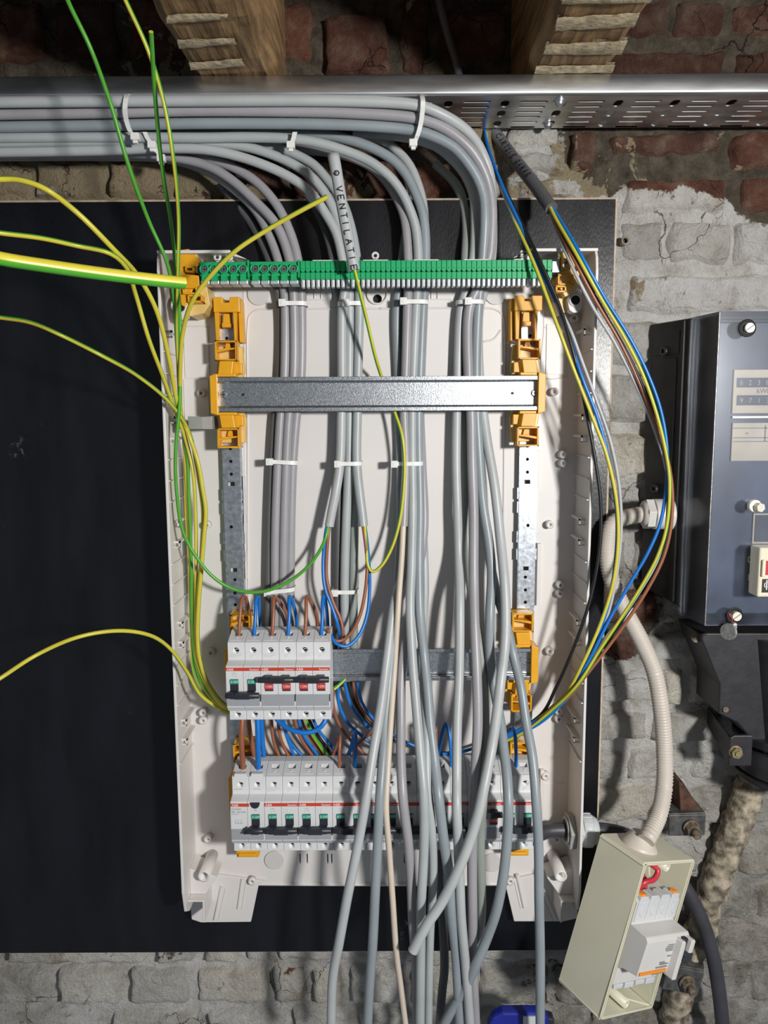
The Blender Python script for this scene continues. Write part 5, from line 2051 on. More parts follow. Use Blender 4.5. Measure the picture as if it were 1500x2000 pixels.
wire('earth_wire', 'gy', [(225, -45, -.20), (245, 0), (290, 100), (320, 200, -.16), (340, 320), (349, 430), (348, 520, -.10), (346, 620, -.080), (349, 740), (354, 810, -.055)] + B1,
     'bright yellow earth wire crossing the tray just right of a cut green one', group=GL, phase=-.55)
wire('earth_wire', 'gy', [(-60, 352, -.26), (0, 350), (40, 352), (90, 370), (150, 415, -.20), (220, 485), (270, 540), (305, 605, -.12), (330, 700), (347, 790, -.070)] + B4,
     'yellow earth wire arching in from the left edge, highest of the left ones', .0022, group=GL, phase=-.45)
wire('earth_wire', 'gy', [(-60, 446, -.24), (0, 455), (80, 465), (150, 480), (215, 495, -.18), (245, 520), (265, 575), (290, 660, -.12), (320, 740), (344, 808, -.066)] + B3,
     'earth wire with a sharp bend, second from top of those entering at the left edge', .0020, group=GL, phase=-.35)
wire('earth_wire', 'gy', [(-60, 612, -.22), (0, 620), (60, 630), (120, 655), (200, 695, -.16), (270, 735), (335, 790, -.080)] + B5,
     'greener earth wire rising from the enclosure wall to the left edge at mid-height', group=GL, phase=-.2)
wire('earth_wire', 'gy', [(640, 384, -.155), (590, 410), (520, 450), (460, 490, -.14), (410, 540), (375, 590, -.12), (357, 650), (352, 730, -.080), (353, 800, -.060)] + B6,
     'earth wire with a free end pointing right, crossing the first two cable bundles', .0021, group=GL, phase=-2.75)
wire('earth_wire', 'gy', [(-60, 1362, -.22), (0, 1325), (70, 1280), (150, 1245, -.17), (230, 1232), (290, 1240, -.13), (330, 1265), (365, 1312, -.080), (392, 1358), (440, 1390, -.050), (480, 1404, -.034)],
     'earth wire entering alone at the lower left and diving under the upper breakers', .0019, group=GL, phase=-2.2)
wire('earth_wire', 'gy', [(-90, 482, -.44), (0, 505, -.42), (100, 521, -.405), (200, 535, -.39), (300, 547, -.375), (361, 553, -.365)],
     'thick out-of-focus earth wire nearest the camera with a cut end at the left', .0037, group=GL, phase=-2.95, twist=0.0)

# ------------------------------------------------------------------ short jumpers at the breakers
J1, J2, J3 = 'jumper wires on the upper breakers', 'jumper wires between the breaker rows', 'wires behind the lower breaker row'
TY = -.0665
for i, (x, xb, dx, col, cn) in enumerate([(467, 489, 10, 'wire_brown', 'brown'), (497, 509, 6, 'wire_blue', 'blue'), (532, 562, 4, 'wire_brown', 'brown'),
                                          (563, 580, 3, 'wire_blue', 'blue'), (596, 620, 4, 'wire_brown', 'brown'), (628, 641, 4, 'wire_blue', 'blue')]):
    wire('jumper_wire', col, [(x, 1252, TY), (x, 1236, TY), (x + 2, 1200, TY + .004), (x + dx * .6, 1168, TY + .012), (x + dx + 2, 1166, TY + .020), (xb - 2, 1200, TY + .030), (xb, 1236, TY + .040), (xb + 2, 1262, TY + .042)],
         cn + ' jumper wire looping up from upper breaker terminal number %s from the left' % ['one', 'two', 'three', 'four', 'five', 'six'][i], .0019, J1)
ZL = -.0665
for (pp, col, r, lb) in [
    ([(474, 1396, -.070), (472, 1425, -.074), (472, 1460, -.074), (475, 1505, TY)], 'wire_brown', .0029, 'thick brown wire from the upper trio into the residual current device'),
    ([(484, 1396, -.052), (488, 1430, -.05), (497, 1480, -.046), (500, 1510, -.04)], 'wire_brown', .0027, 'thick brown wire behind its twin, left of the thick blue pair'),
    ([(503, 1396, -.070), (504, 1440, -.074), (504, 1470, -.074), (505, 1505, TY)], 'wire_blue', .0030, 'thick blue wire from the upper trio into the residual current device'),
    ([(510, 1396, -.052), (512, 1440, -.05), (516, 1480, -.046), (518, 1510, -.04)], 'wire_blue', .0027, 'thick blue wire behind its twin, above the residual current device'),
    ([(538, 1402, -.060), (556, 1419, -.066), (590, 1431, -.070), (618, 1426), (634, 1410, -.066), (638, 1392, -.060)], 'wire_blue', .0026, 'thick blue wire hanging as a shallow loop under the upper trio'),
    ([(530, 1396, -.040), (533, 1440), (540, 1465), (552, 1490, -.040)], 'wire_brown', .0018, 'thin brown wire behind the shallow blue loop, leftmost of its fan'),
    ([(542, 1396, -.044), (547, 1438), (558, 1466), (572, 1490, -.040)], 'wire_brown', .0018, 'thin brown wire behind the shallow blue loop, second of its fan'),
    ([(554, 1396, -.044), (558, 1430), (568, 1460), (580, 1490, -.040)], 'wire_blue', .0018, 'thin blue wire left of centre under the shallow blue loop'),
    ([(556, 1425, -.038), (568, 1452), (586, 1472), (604, 1490, -.036)], 'wire_blue', .0018, 'thin blue wire curling right at the low centre of the fan'),
    ([(574, 1396, -.040), (582, 1430), (600, 1462), (622, 1490, -.036)], 'wire_brown', .0018, 'thin brown wire crossing the middle of the wire fan'),
    ([(581, 1396, -.036), (592, 1434), (612, 1464), (634, 1492, -.032)], 'wire_blue', .0020, 'blue wire running beside the earth wire in the fan'),
    ([(586, 1396, -.030), (600, 1434), (620, 1462), (644, 1492, -.028)], 'wire_brown', .0016, 'thin brown wire tucked between blue wires in the fan'),
    ([(592, 1392, -.040), (606, 1426), (626, 1458), (650, 1492, -.034)], 'gy', .0020, 'short green-yellow wire in the fan under the upper trio'),
    ([(598, 1392, -.032), (614, 1426), (636, 1458), (662, 1492, -.03)], 'wire_black', .0018, 'black wire right of the short earth wire in the fan'),
    ([(606, 1392, -.040), (622, 1426), (642, 1450), (662, 1476), (680, 1494, -.034)], 'wire_blue', .0018, 'blue wire at the right of the fan under the upper trio'),
    ([(652, 1335, -.034), (650, 1370), (659, 1408), (680, 1440), (716, 1478, -.030)], 'wire_brown', .0018, 'brown wire dropping from under the middle rail right of the trio'),
    ([(660, 1335, -.036), (662, 1375), (678, 1410), (703, 1434), (734, 1458, -.034), (760, 1470, -.03)], 'wire_blue', .0018, 'blue wire dropping beside the brown one right of the trio'),
    ([(673, 1332, -.034), (684, 1374), (704, 1404), (728, 1428), (760, 1446, -.03)], 'wire_blue', .0018, 'blue wire, second in the group falling from the middle rail'),
    ([(680, 1332, -.030), (693, 1374), (714, 1404), (736, 1424), (770, 1446, -.03)], 'wire_black', .0018, 'black wire in the group falling from the middle rail'),
    ([(690, 1332, -.030), (698, 1370), (716, 1398), (740, 1420), (770, 1440, -.03)], 'wire_brown', .0018, 'brown wire in the group falling from the middle rail'),
    ([(698, 1332, -.034), (706, 1370), (724, 1398), (746, 1420), (790, 1448, -.034), (840, 1466, -.034), (900, 1474, -.03)], 'wire_blue', .0018, 'long blue wire sagging from the middle rail toward the right breakers'),
    ([(652, 1346, -.050), (662, 1338), (674, 1326, -.044)], 'gy', .0018, 'tiny earth wire stub at the right side of the upper trio'),
    ([(663, 1505, TY), (663, 1470, TY - .002), (664, 1436, TY + .006), (660, 1450, TY + .014), (652, 1470, -.045), (645, 1490, -.036)], 'wire_brown', .0018, 'brown wire standing in the fourth lower breaker'),
    ([(694, 1505, TY), (694, 1465, TY - .002), (694, 1428, TY + .004), (691, 1440, TY + .014), (684, 1465, -.045), (674, 1490, -.036)], 'wire_blue', .0021, 'blue wire standing in the fourth lower breaker'),
    ([(733, 1418, -.046), (716, 1438), (700, 1452), (690, 1462, -.044)], 'wire_brown', .0018, 'short brown wire slanting behind the fourth lower breaker'),
    ([(852, 1505, TY), (852, 1460), (851, 1420, TY + .004), (848, 1440, -.044), (842, 1484, -.036)], 'wire_brown', .0018, 'brown wire standing between the hanging cables above the lower row'),
    ([(856, 1472, -.050), (862, 1440), (870, 1414, -.056), (877, 1430), (881, 1475, TY), (882, 1505, TY)], 'wire_blue', .0020, 'blue wire arch between the hanging cables above the lower row'),
    ([(856, 1474, -.046), (870, 1472), (890, 1470, -.044), (905, 1476, -.04)], 'wire_blue', .0018, 'blue wire lying level between the hanging cables above the lower row'),
    ([(1008, 1512, TY), (1008, 1470, TY - .002), (1006, 1436, TY + .002), (1003, 1421, TY + .012), (996, 1424, -.048), (980, 1440, -.04)], 'wire_blue', .0019, 'blue wire dropping into the last breaker at the right end'),
    ([(947, 1420, -.05), (951, 1440, -.056), (951, 1480, TY), (951, 1510, TY)], 'wire_blue', .0018, 'blue wire half hidden behind the crossing cable above the lower row'),
]:
    wire('jumper_wire', col, pp, lb, r, J2)


# ------------------------------------------------------------------ cable ties
def tie(x0, x1, yc, Yf, Yb, label, head_side=-1, z_tilt=0.0, hx=None):
    """horizontal tie round a vertical bundle between pixels x0 and x1"""
    a, b = P(x0, yc, Yf), P(x1, yc, Yf)
    z = (a.z + b.z) / 2
    cx, cy = (a.x + b.x) / 2, (Yf + Yb) / 2
    rx, ry = (b.x - a.x) / 2, (Yb - Yf) / 2
    t = thing('cable_tie', label, 'cable tie', (cx, cy, z - 0.003), 'white cable ties')
    m = MB()
    n = 28
    vs, fs = [], []
    for k in range(n):
        an = 2 * math.pi * k / n
        ca, sa = math.cos(an), math.sin(an)
        ex = abs(ca) ** 0.6 * (1 if ca >= 0 else -1)
        ey = abs(sa) ** 0.6 * (1 if sa >= 0 else -1)
        dz = z_tilt * ex
        for (o, h) in ((0, -0.0022), (0, 0.0022), (0.0009, 0.0022), (0.0009, -0.0022)):
            vs.append((cx + ex * (rx + o), cy - ey * (ry + o), z + h + dz))
    for k in range(n):
        k2 = (k + 1) % n
        for j in range(4):
            j2 = (j + 1) % 4
            fs.append((k * 4 + j, k2 * 4 + j, k2 * 4 + j2, k * 4 + j2))
    m.add(vs, fs, 0, False)
    m.build('strap', 'tie_nylon', t, bevel=0.0002, seg=1)
    h = MB()
    hxw = P(hx, yc, Yf).x if hx else cx + head_side * rx * 0.92
    zz = z + z_tilt * (hxw - cx) / rx
    h.box((hxw - 0.0036, Yf - 0.0050, zz - 0.0036), (hxw + 0.0036, Yf + 0.0005, zz + 0.0036))
    h.box((hxw - 0.0016, Yf - 0.0054, zz - 0.0020), (hxw + 0.0016, Yf - 0.0048, zz + 0.0020))
    h.build('head', 'tie_nylon', t, bevel=0.0006)
    return t


tie(546, 598, 592, -.0330, -.0110, 'white cable tie round the first bundle just below the green strip', hx=552)
tie(660, 711, 592, -.0320, -.0110, 'white cable tie round the second bundle just below the green strip', hx=676)
tie(783, 836, 589, -.0310, -.0100, 'white cable tie round the third bundle just below the green strip', hx=788)
tie(894, 945, 589, -.0330, -.0100, 'white cable tie round the fourth bundle just below the green strip', hx=914)
tie(521, 579, 903, -.0310, -.0105, 'white cable tie round the first bundle at mid-height', z_tilt=-.001, hx=527)
tie(655, 707, 906, -.0360, -.0105, 'white cable tie round the second bundle at mid-height', hx=660)
tie(766, 826, 906, -.0320, -.0095, 'white cable tie round the third bundle at mid-height', hx=770)
tie(518, 574, 1155, -.0310, -.0105, 'white cable tie round the first bundle above the upper breakers', z_tilt=.0015, hx=523)
tie(650, 699, 1157, -.0280, -.0095, 'white cable tie round the second bundle beside the upper breakers', hx=654)


def tray_tie(pts, hp, label, w=0.0022):
    """strap hanging round the cables under the tray; pts are (px, py, Y) along the visible front"""
    pp = path(pts, 0.004)
    t = thing('cable_tie', label, 'cable tie', pp[-1], 'white cable ties')
    m = MB()
    vs, fs = [], []
    for i, p in enumerate(pp):
        for (dx, dy) in ((-w, -.0005), (w, -.0005), (w, .0005), (-w, .0005)):
            vs.append((p.x + dx, p.y + dy, p.z))
    for i in range(len(pp) - 1):
        for j in range(4):
            fs.append((i * 4 + j, i * 4 + (j + 1) % 4, (i + 1) * 4 + (j + 1) % 4, (i + 1) * 4 + j))
    fs += [(3, 2, 1, 0), tuple(len(vs) - 4 + j for j in range(4))]
    m.add(vs, fs)
    m.build('strap', 'tie_nylon', t)
    h = MB()
    c = P(*hp)
    h.box((c.x - 0.0040, c.y - 0.003, c.z - 0.0030), (c.x + 0.0040, c.y + 0.004, c.z + 0.0036))
    h.box((c.x - 0.0022, c.y - 0.002, c.z - 0.0060), (c.x + 0.0024, c.y + 0.002, c.z - 0.0030))
    h.build('head', 'tie_nylon', t, bevel=0.0006)
    return t


tray_tie([(248, 180, -.056), (246, 192, -.069), (244, 212, -.068), (247, 236, -.0595), (254, 256, -.055), (262, 266, -.050)], (264, 268, -.052), 'long white cable tie on the tray bundle beside the leftmost earth wires')
tray_tie([(823, 183, -.050), (826, 198, -.066), (825, 220, -.062), (821, 246, -.056), (815, 266, -.052), (811, 276, -.046)], (807, 280, -.048), 'long white cable tie on the tray bundle where the cables turn down')
tray_tie([(283, 258, -.046), (288, 270, -.044), (296, 280, -.042)], (297, 284, -.040), 'short white cable tie under the tray, upper of a close pair')
tray_tie([(300, 288, -.040), (308, 298, -.038), (314, 305, -.036)], (315, 310, -.036), 'short white cable tie under the tray, lower of a close pair')
tray_tie([(576, 258, -.050), (574, 268, -.048), (570, 280, -.046)], (568, 284, -.044), 'short white cable tie round one grey cable below the tray')

# ------------------------------------------------------------------ old meter cabinet on the right
MYW, MYM, MYI, MYF = 0.026, -0.030, -0.062, -0.078
MXB = P(1258, 900, 0.03).x
MXM = P(1337, 900, -0.030).x
MXF = P(1392, 900, -0.078).x


def flank(y):
    """x of the sloping left flank at depth y"""
    return MXB + (MXM - MXB) * (MYW - y) / (MYW - MYM)


def meter():
    XR = MXF + 0.25
    z1, z0 = ZC + 0.1005, ZC - 0.2120
    yi, yf = MYI, MYF
    t = thing('meter_cabinet', 'old black electricity meter cabinet with clear scratched front cover on the right wall', 'meter', ((MXB + XR) / 2, MYW, z0))

    def slab(m_, xb, yb, xf, yfr, za, zb, x2=None, zb2=None):
        x2 = XR if x2 is None else x2
        zb2 = zb if zb2 is None else zb2
        m_.add([(xb, yb, zb2), (x2, yb, zb2), (x2, yfr, zb), (xf, yfr, zb), (xb, yb, za), (x2, yb, za), (x2, yfr, za), (xf, yfr, za)],
               [(0, 1, 2, 3), (7, 6, 5, 4), (0, 4, 5, 1), (1, 5, 6, 2), (2, 6, 7, 3), (3, 7, 4, 0)])
    b = MB()
    slab(b, MXB, MYW, MXM - 0.0005, MYM + 0.0015, z1, z0 + 0.008, zb2=z0 + 0.020)
    b.build('back_box', 'meter_black', t, bevel=0.0015)
    # framed panel and bosses on the left flank
    def pan(m_, ya, yb_, zt, zl, pr):
        q = [(flank(ya) - pr, ya), (flank(yb_) - pr, yb_), (flank(yb_) + 0.001, yb_), (flank(ya) + 0.001, ya)]
        m_.add([(x, y, zl) for x, y in q] + [(x, y, zt) for x, y in q], [(0, 1, 2, 3), (7, 6, 5, 4), (0, 4, 5, 1), (1, 5, 6, 2), (2, 6, 7, 3), (3, 7, 4, 0)])
    s = MB()
    za, zb = P(1270, 700, 0.0).z, P(1270, 945, 0.0).z
    for (ya, yb_, zt, zl) in ((0.018, -0.014, za, zb), (0.018, -0.018, z1 - 0.010, za + 0.004)):
        pan(s, ya, yb_, zt, zl, 0.0012)
    s.build('side_panel', 'meter_black', t, bevel=0.0004, seg=1)
    g = MB()
    pan(g, -0.020, -0.024, z1 - 0.002, z0 + 0.012, 0.0018)
    g.build('side_rib', 'meter_black', t)
    for qx, qy, Yv in ((1286, 686, 0.002), (1280, 858, 0.004), (1274, 955, 0.008)):
        z = P(qx, qy, Yv).z
        k = MB()
        k.ring((flank(Yv) - 0.0005, Yv, z), (-0.96, -0.28, 0), 0.0052, 0.0024, 0.0035, 16)
        k.cyl((flank(Yv) - 0.0005, Yv, z), (-0.96, -0.28, 0), 0.0024, 0.001, 10, mi=1)
        k.build('flank_boss', ['meter_black', 'hole_black'], t)
    i_ = MB()
    i_.box((MXF + 0.004, MYM + 0.0015, z0 + 0.008), (XR - 0.004, yi, z1 - 0.008))
    i_.build('inner_housing', 'meter_navy', t, bevel=0.0015)
    # clear cover as a shell with sloping left side
    c = MB()
    w = 0.0020
    c.box((MXF, yf, z0), (XR, yf + w, z1))
    slab(c, MXM, MYM, MXF, yf + w, z1, z0, x2=MXM + w)
    k = len(c.v)
    c.v[k - 8 + 2].x = MXF + w
    c.v[k - 8 + 6].x = MXF + w
    slab(c, MXM + w, MYM, MXF + w, yf + w, z1, z1 - w)
    slab(c, MXM + w, MYM, MXF + w, yf + w, z0 + w, z0)
    c.build('clear_cover', 'smoked_cover', t)
    # bright line along the vertical edge of the cover
    e = MB()
    e.tube([(MXF + 0.0002, yf + 0.0003, z0 + 0.001), (MXF + 0.0002, yf + 0.0003, z1 - 0.001)], 0.0006, 6)
    e.build('bright_edge', 'seal_lead', t)
    # register plate behind the cover
    def bx(x0, y0, x1, y1, ya, yb, m_, mi=0):
        boxpx(m_, x0, y0, x1, y1, ya, yb, mi)
    YP = yi - 0.0022
    p = MB()
    bx(1434, 722, 1560, 807, YP, yi, p)
    bx(1431, 826, 1560, 900, YP, yi, p)
    pl = p.build('register_plate', 'meter_plate', t, bevel=0.0004, seg=1)
    for y0, y1, s_ in ((738, 756, '6238'), (772, 791, '9713')):
        q = MB()
        bx(1440, y0, 1560, y1, YP - 0.0006, YP, q)
        q.build('register_window', 'meter_slot', pl)
        tx = MB()
        for k, ch in enumerate(s_):
            v = P(1448 + 17 * k, y1 - 4, YP - 0.0008)
            addtext(tx, ch, 0.0072, (v.x, YP - 0.0008, v.z), 'CENTER')
        tx.build('register_digits', 'label_grey', pl)
    q = MB()
    v = P(1478, 768, YP - 0.0004)
    addtext(q, 'kWh', 0.0068, (v.x, YP - 0.0003, v.z))
    for y in (836, 855, 862):
        bx(1432, y - 0.5, 1560, y + 0.5, YP - 0.0002, YP, q)
    bx(1494, 830, 1495, 862, YP - 0.0002, YP, q)
    v = P(1456, 848, YP - 0.0004)
    addtext(q, 'nr', 0.0034, (v.x, YP - 0.0003, v.z))
    q.build('register_print', 'print_grey', pl)
    q = MB()
    bx(1431, 813, 1560, 816, YP - 0.001, yi, q)
    q.build('disc_edge', 'seal_lead', t)
    # small plate and scratches low in the cabinet
    q = MB()
    bx(1472, 1003, 1560, 1062, YP, yi, q)
    q.build('lower_plate', 'meter_plate', t, bevel=0.0004, seg=1)
    q = MB()
    bx(1476, 1006, 1560, 1058, YP - 0.0008, YP, q)
    q.build('lower_plate_panel', 'meter_slot', t)
    # slotted cover screws
    for qx, qy in ((1461, 641), (1436, 1202)):
        v = P(qx, qy, yf)
        q = MB()
        q.ring((v.x - 0.001, yf + 0.0002, v.z), (0, -1, 0), 0.0085, 0.0060, 0.0012, 24)
        q.cyl((v.x - 0.001, yf + 0.0002, v.z), (0, -1, 0), 0.0060, 0.0004, 20)
        q.build('screw_well', 'hole_black', t)
        q = MB()
        q.cyl((v.x, yf, v.z), (0, -1, 0), 0.0046, 0.0045, 22)
        d = Vector((0.8, 0, 0.6))
        n_ = Vector((-0.6, 0, 0.8))
        A = Vector((v.x, yf - 0.0047, v.z))
        q.add([A - d * 0.0044 - n_ * 0.0005, A + d * 0.0044 - n_ * 0.0005, A + d * 0.0044 + n_ * 0.0005, A - d * 0.0044 + n_ * 0.0005], [(0, 1, 2, 3)], 1)
        q.build('cover_screw', ['screw_cream', 'print_grey'], t)
    # knurled nut on a stud
    v = P(1480, 990, yf - 0.004)
    q = MB()
    q.cyl((v.x - 0.003, yf, v.z + 0.001), (0, -1, 0), 0.0062, 0.0055, 20)
    q.cyl((v.x - 0.001, yf - 0.0055, v.z), (0.15, -1, 0), 0.0048, 0.006, 6, smooth=False)
    q.build('stud_nut', 'screw_cream', t, bevel=0.0004, seg=1)
    # printed 0 and I
    q = MB()
    v = P(1463, 1099, yf)
    addtext(q, '0', 0.0095, (v.x, yf - 0.0002, v.z), 'CENTER', sx=0.75)
    v = P(1462, 1134, yf)
    addtext(q, 'I', 0.0095, (v.x, yf - 0.0002, v.z), 'CENTER', sx=1.1)
    q.build('position_marks', 'print_white', t)
    # main switch through the cover
    q = MB()
    a, b2 = P(1484, 1070, MYF - 0.02), P(1580, 1166, MYF - 0.02)
    q.box((a.x, MYF - 0.02, a.z), (b2.x, yf, b2.z))
    sw = q.build('main_switch', 'switch_cream', t, bevel=0.0018)
    q = MB()
    boxpx(q, 1494, 1096, 1580, 1123, MYF - 0.0225, MYF - 0.0195)
    q.build('rocker', 'wire_red', sw, bevel=0.0008)
    q = MB()
    boxpx(q, 1490, 1094, 1495, 1127, MYF - 0.0230, MYF - 0.0195)
    q.build('rocker_bezel', 'switch_cream', sw, bevel=0.0008)
    q = MB()
    boxpx(q, 1489, 1131, 1580, 1157, MYF - 0.0203, MYF - 0.0198)
    q.build('switch_label', 'print_black', sw)
    q = MB()
    boxpx(q, 1493, 1138, 1500, 1139, MYF - 0.0206, MYF - 0.0202)
    boxpx(q, 1493, 1146, 1500, 1147, MYF - 0.0206, MYF - 0.0202)
    boxpx(q, 1493, 1138, 1494, 1147, MYF - 0.0206, MYF - 0.0202)
    boxpx(q, 1497, 1133, 1498, 1152, MYF - 0.0206, MYF - 0.0202)
    q.build('switch_symbol', 'print_white', sw)
    return t


meter()

# lead seal hanging from the lower cover screw
sv = P(1428, 1228, MYF - 0.008)
t = thing('lead_seal', 'silver lead seal dangling on a twisted wire below the meter cover screw', 'seal', (sv.x, sv.y, sv.z - 0.012))
m = MB()
m.tube(spline([P(1424, 1198, MYF - .006), P(1430, 1212, MYF - .008), P(1433, 1224, MYF - .008)]), 0.0005, 6)
m.tube(spline([P(1427, 1198, MYF - .007), P(1431, 1214, MYF - .009), P(1435, 1224, MYF - .008)]), 0.0004, 6)
m.build('seal_wire', 'wire_red', t)
m = MB()
m.cyl((sv.x - 0.0015, sv.y, sv.z - 0.003), (-0.75, -0.6, 0.1), 0.0085, 0.003, 22)
m.build('seal_disc', 'seal_lead', t, bevel=0.0007)
m = MB()
m.box((sv.x + 0.0005, sv.y - 0.003, sv.z - 0.006), (sv.x + 0.005, sv.y + 0.003, sv.z + 0.006))
m.build('seal_block', 'seal_lead', t, bevel=0.001)


# ------------------------------------------------------------------ black cable sealing end under the meter
def sealing_end():
    o = P(1440, 1500, -0.05)
    t = thing('cable_sealing_end', 'black cast cable sealing end with curved clamp below the meter cabinet', 'sealing end', o)
    Yf = -0.042
    m = MB()
    pl = [(1366, 1237), (1600, 1237), (1600, 1500), (1500, 1480), (1440, 1412), (1404, 1394), (1406, 1338), (1374, 1258)]
    m.prism(px(pl, Yf), Yf, 0.020)
    m.build('hood', 'drum_black', t, bevel=0.0015)
    # conical neck standing proud of the hood
    m = MB()
    c1, c0 = P(1575, 1240, -0.018), P(1555, 1440, -0.018)
    m.cyl(c1, c0 - c1, 0.070, (c0 - c1).length, 40, r2=0.052)
    m.build('neck', 'drum_black', t)
    # clamp bands
    for (ya, yb, r) in ((1424, 1440, 0.062), (1452, 1500, 0.058), (1503, 1512, 0.062)):
        m = MB()
        a, b = P(1548, ya, -0.016), P(1548, yb, -0.016)
        m.cyl(a, (0, 0, -1), r, a.z - b.z, 44)
        m.build('clamp_band', 'drum_black', t, bevel=0.0015)
    # bracket arm from the wall with bent ear
    m = MB()
    A = px([(1384, 1410), (1434, 1410), (1434, 1452), (1384, 1452)], -0.02)
    x0 = P(1386, 1415, 0.02).x
    x1 = P(1424, 1440, -0.050).x
    zt, zb = P(1424, 1440, -0.050).z, P(1420, 1494, -0.050).z
    m.add([(x0, 0.028, zt + 0.004), (x1, -0.050, zt), (x1, -0.050, zb), (x0, 0.028, zb + 0.014),
           (x0 + 0.003, 0.028, zt + 0.004), (x1 + 0.003, -0.048, zt), (x1 + 0.003, -0.048, zb), (x0 + 0.003, 0.028, zb + 0.014)],
          [(0, 1, 2, 3), (7, 6, 5, 4), (0, 4, 5, 1), (1, 5, 6, 2), (2, 6, 7, 3), (3, 7, 4, 0)])
    x2 = P(1470, 1440, -0.052).x
    m.prism([(x1, zt), (x1 + 0.004, zt + 0.003), (x2, zt + 0.003), (x2, zb), (x1, zb)], -0.053, -0.0485)
    m.build('bracket_arm', 'drum_black', t, bevel=0.001)
    m = MB()
    c = P(1437, 1469, -0.054)
    m.cyl((c.x, -0.0525, c.z), (0, -1, 0), 0.0072, 0.002, 20)
    m.cyl((c.x, -0.0545, c.z), (0, -1, 0), 0.0062, 0.004, 6, smooth=False)
    m.cyl((c.x, -0.0585, c.z), (0, -1, 0), 0.0030, 0.002, 12)
    m.build('bracket_bolt', 'bolt_brass', t, bevel=0.0004, seg=1)
    for (qx, qy, r, mt) in ((1416, 1385, 0.0032, 'bolt_old'), (1360, 1243, 0.0065, 'bolt_old')):
        m = MB()
        c = P(qx, qy, Yf if qx > 1400 else -0.03)
        m.cyl((c.x, c.y + 0.0005, c.z), (0, -1, 0), r, 0.003, 18)
        m.build('rivet', mt, t, bevel=0.0005)
    return t


sealing_end()


# ------------------------------------------------------------------ corrugated conduit with coupling
def conduit():
    c0 = P(1286, 1004, -0.012)
    XL = flank(-0.012) + 0.002
    t = thing('conduit_coupling', 'pale grey threaded coupling on the left flank of the meter cabinet', 'coupling', (XL, -0.012, c0.z - 0.018))
    z = c0.z
    m = MB()
    m.cyl((XL, -0.012, z), (-1, 0, 0), 0.0178, 0.0050, 32)
    m.cyl((XL - 0.005, -0.012, z), (-1, 0, 0), 0.0166, 0.0150, 32)
    m.build('body', 'coupling_grey', t, bevel=0.0008)
    m = MB()
    m.cyl((XL - 0.0205, -0.012, z), (-1, 0, 0), 0.0172, 0.0085, 6, smooth=False)
    m.cyl((XL - 0.0290, -0.012, z), (-1, 0, 0), 0.0150, 0.0030, 28, r2=0.0118)
    m.build('hex_nut', 'coupling_grey', t, bevel=0.0006)
    xe = XL - 0.030
    ends = [Vector((xe + 0.006, -0.012, z)), Vector((xe - 0.004, -0.012, z - 0.0005))]
    pp = [(1198, 1022, -.016), (1188, 1060, -.022), (1188, 1100), (1199, 1145), (1222, 1195), (1254, 1255, -.034), (1278, 1312), (1292, 1390), (1298, 1470, -.045), (1297, 1540), (1287, 1590, -.070), (1266, 1634, -.092), (1262, 1642, -.095)]
    ctrl = ends + [P(*p) for p in [(q[0], q[1], q[2] if len(q) > 2 else None) for q in _fillY(pp)]]
    pts = spline(ctrl, 0.00078)
    # even resampling
    out = [pts[0]]
    acc = 0.0
    for a, b in zip(pts, pts[1:]):
        acc += (b - a).length
        if acc >= 0.00075:
            out.append(b)
            acc = 0.0
    m = MB()
    seq = [0.0083, 0.0090, 0.0090, 0.0083]
    m.tube(out, 0.009, 18, rfun=lambda i: seq[i % 4])
    o = m.build('corrugated_conduit', 'conduit_grey')
    tagp(o, 'cream-grey corrugated conduit bending from the coupling down to the open switch box', 'conduit')
    return out


def _fillY(pp):
    n = len(pp)
    ys = [p[2] if len(p) > 2 else None for p in pp]
    for i in range(n):
        if ys[i] is None:
            a = max(k for k in range(i) if ys[k] is not None)
            b = min(k for k in range(i, n) if len(pp[k]) > 2)
            ys[i] = ys[a] + (pp[b][2] - ys[a]) * (i - a) / (b - a)
    return [(p[0], p[1], y) for p, y in zip(pp, ys)]


conduit()

# ------------------------------------------------------------------ open switch box hanging at the lower right
BW, BL, BD = 0.0853, 0.1652, 0.0571
BT = Vector((0.2577, -0.1243, ZC - 0.4408))
BM = Matrix(((0.8054, -0.5256, 0.2741), (0.5210, 0.8482, 0.0955), (-0.2827, 0.0659, 0.9569)))


def boxroot(name, label, cat):
    o = bpy.data.objects.new(name, None)
    o.empty_display_size = 0.01
    o.matrix_world = Matrix.Translation(BT) @ BM.to_4x4()
    COL.objects.link(o)
    return tagp(o, label, cat)


sb = boxroot('switch_box', 'beige open plastic switch box tilted at the lower right, lid missing', 'box')
m = MB()
w = 0.0026
m.box((0, 0, 0), (BW, BD, -w))
m.box((0, 0, -BL), (BW, BD, -BL + w))
m.box((0, 0, -w), (w, BD, -BL + w))
m.box((BW - w, 0, -w), (BW, BD, -BL + w))
m.box((w, BD - w, -w), (BW - w, BD, -BL + w))
part(sb, m, 'shell', 'casebox_beige', bevel=0.0010, seg=2)
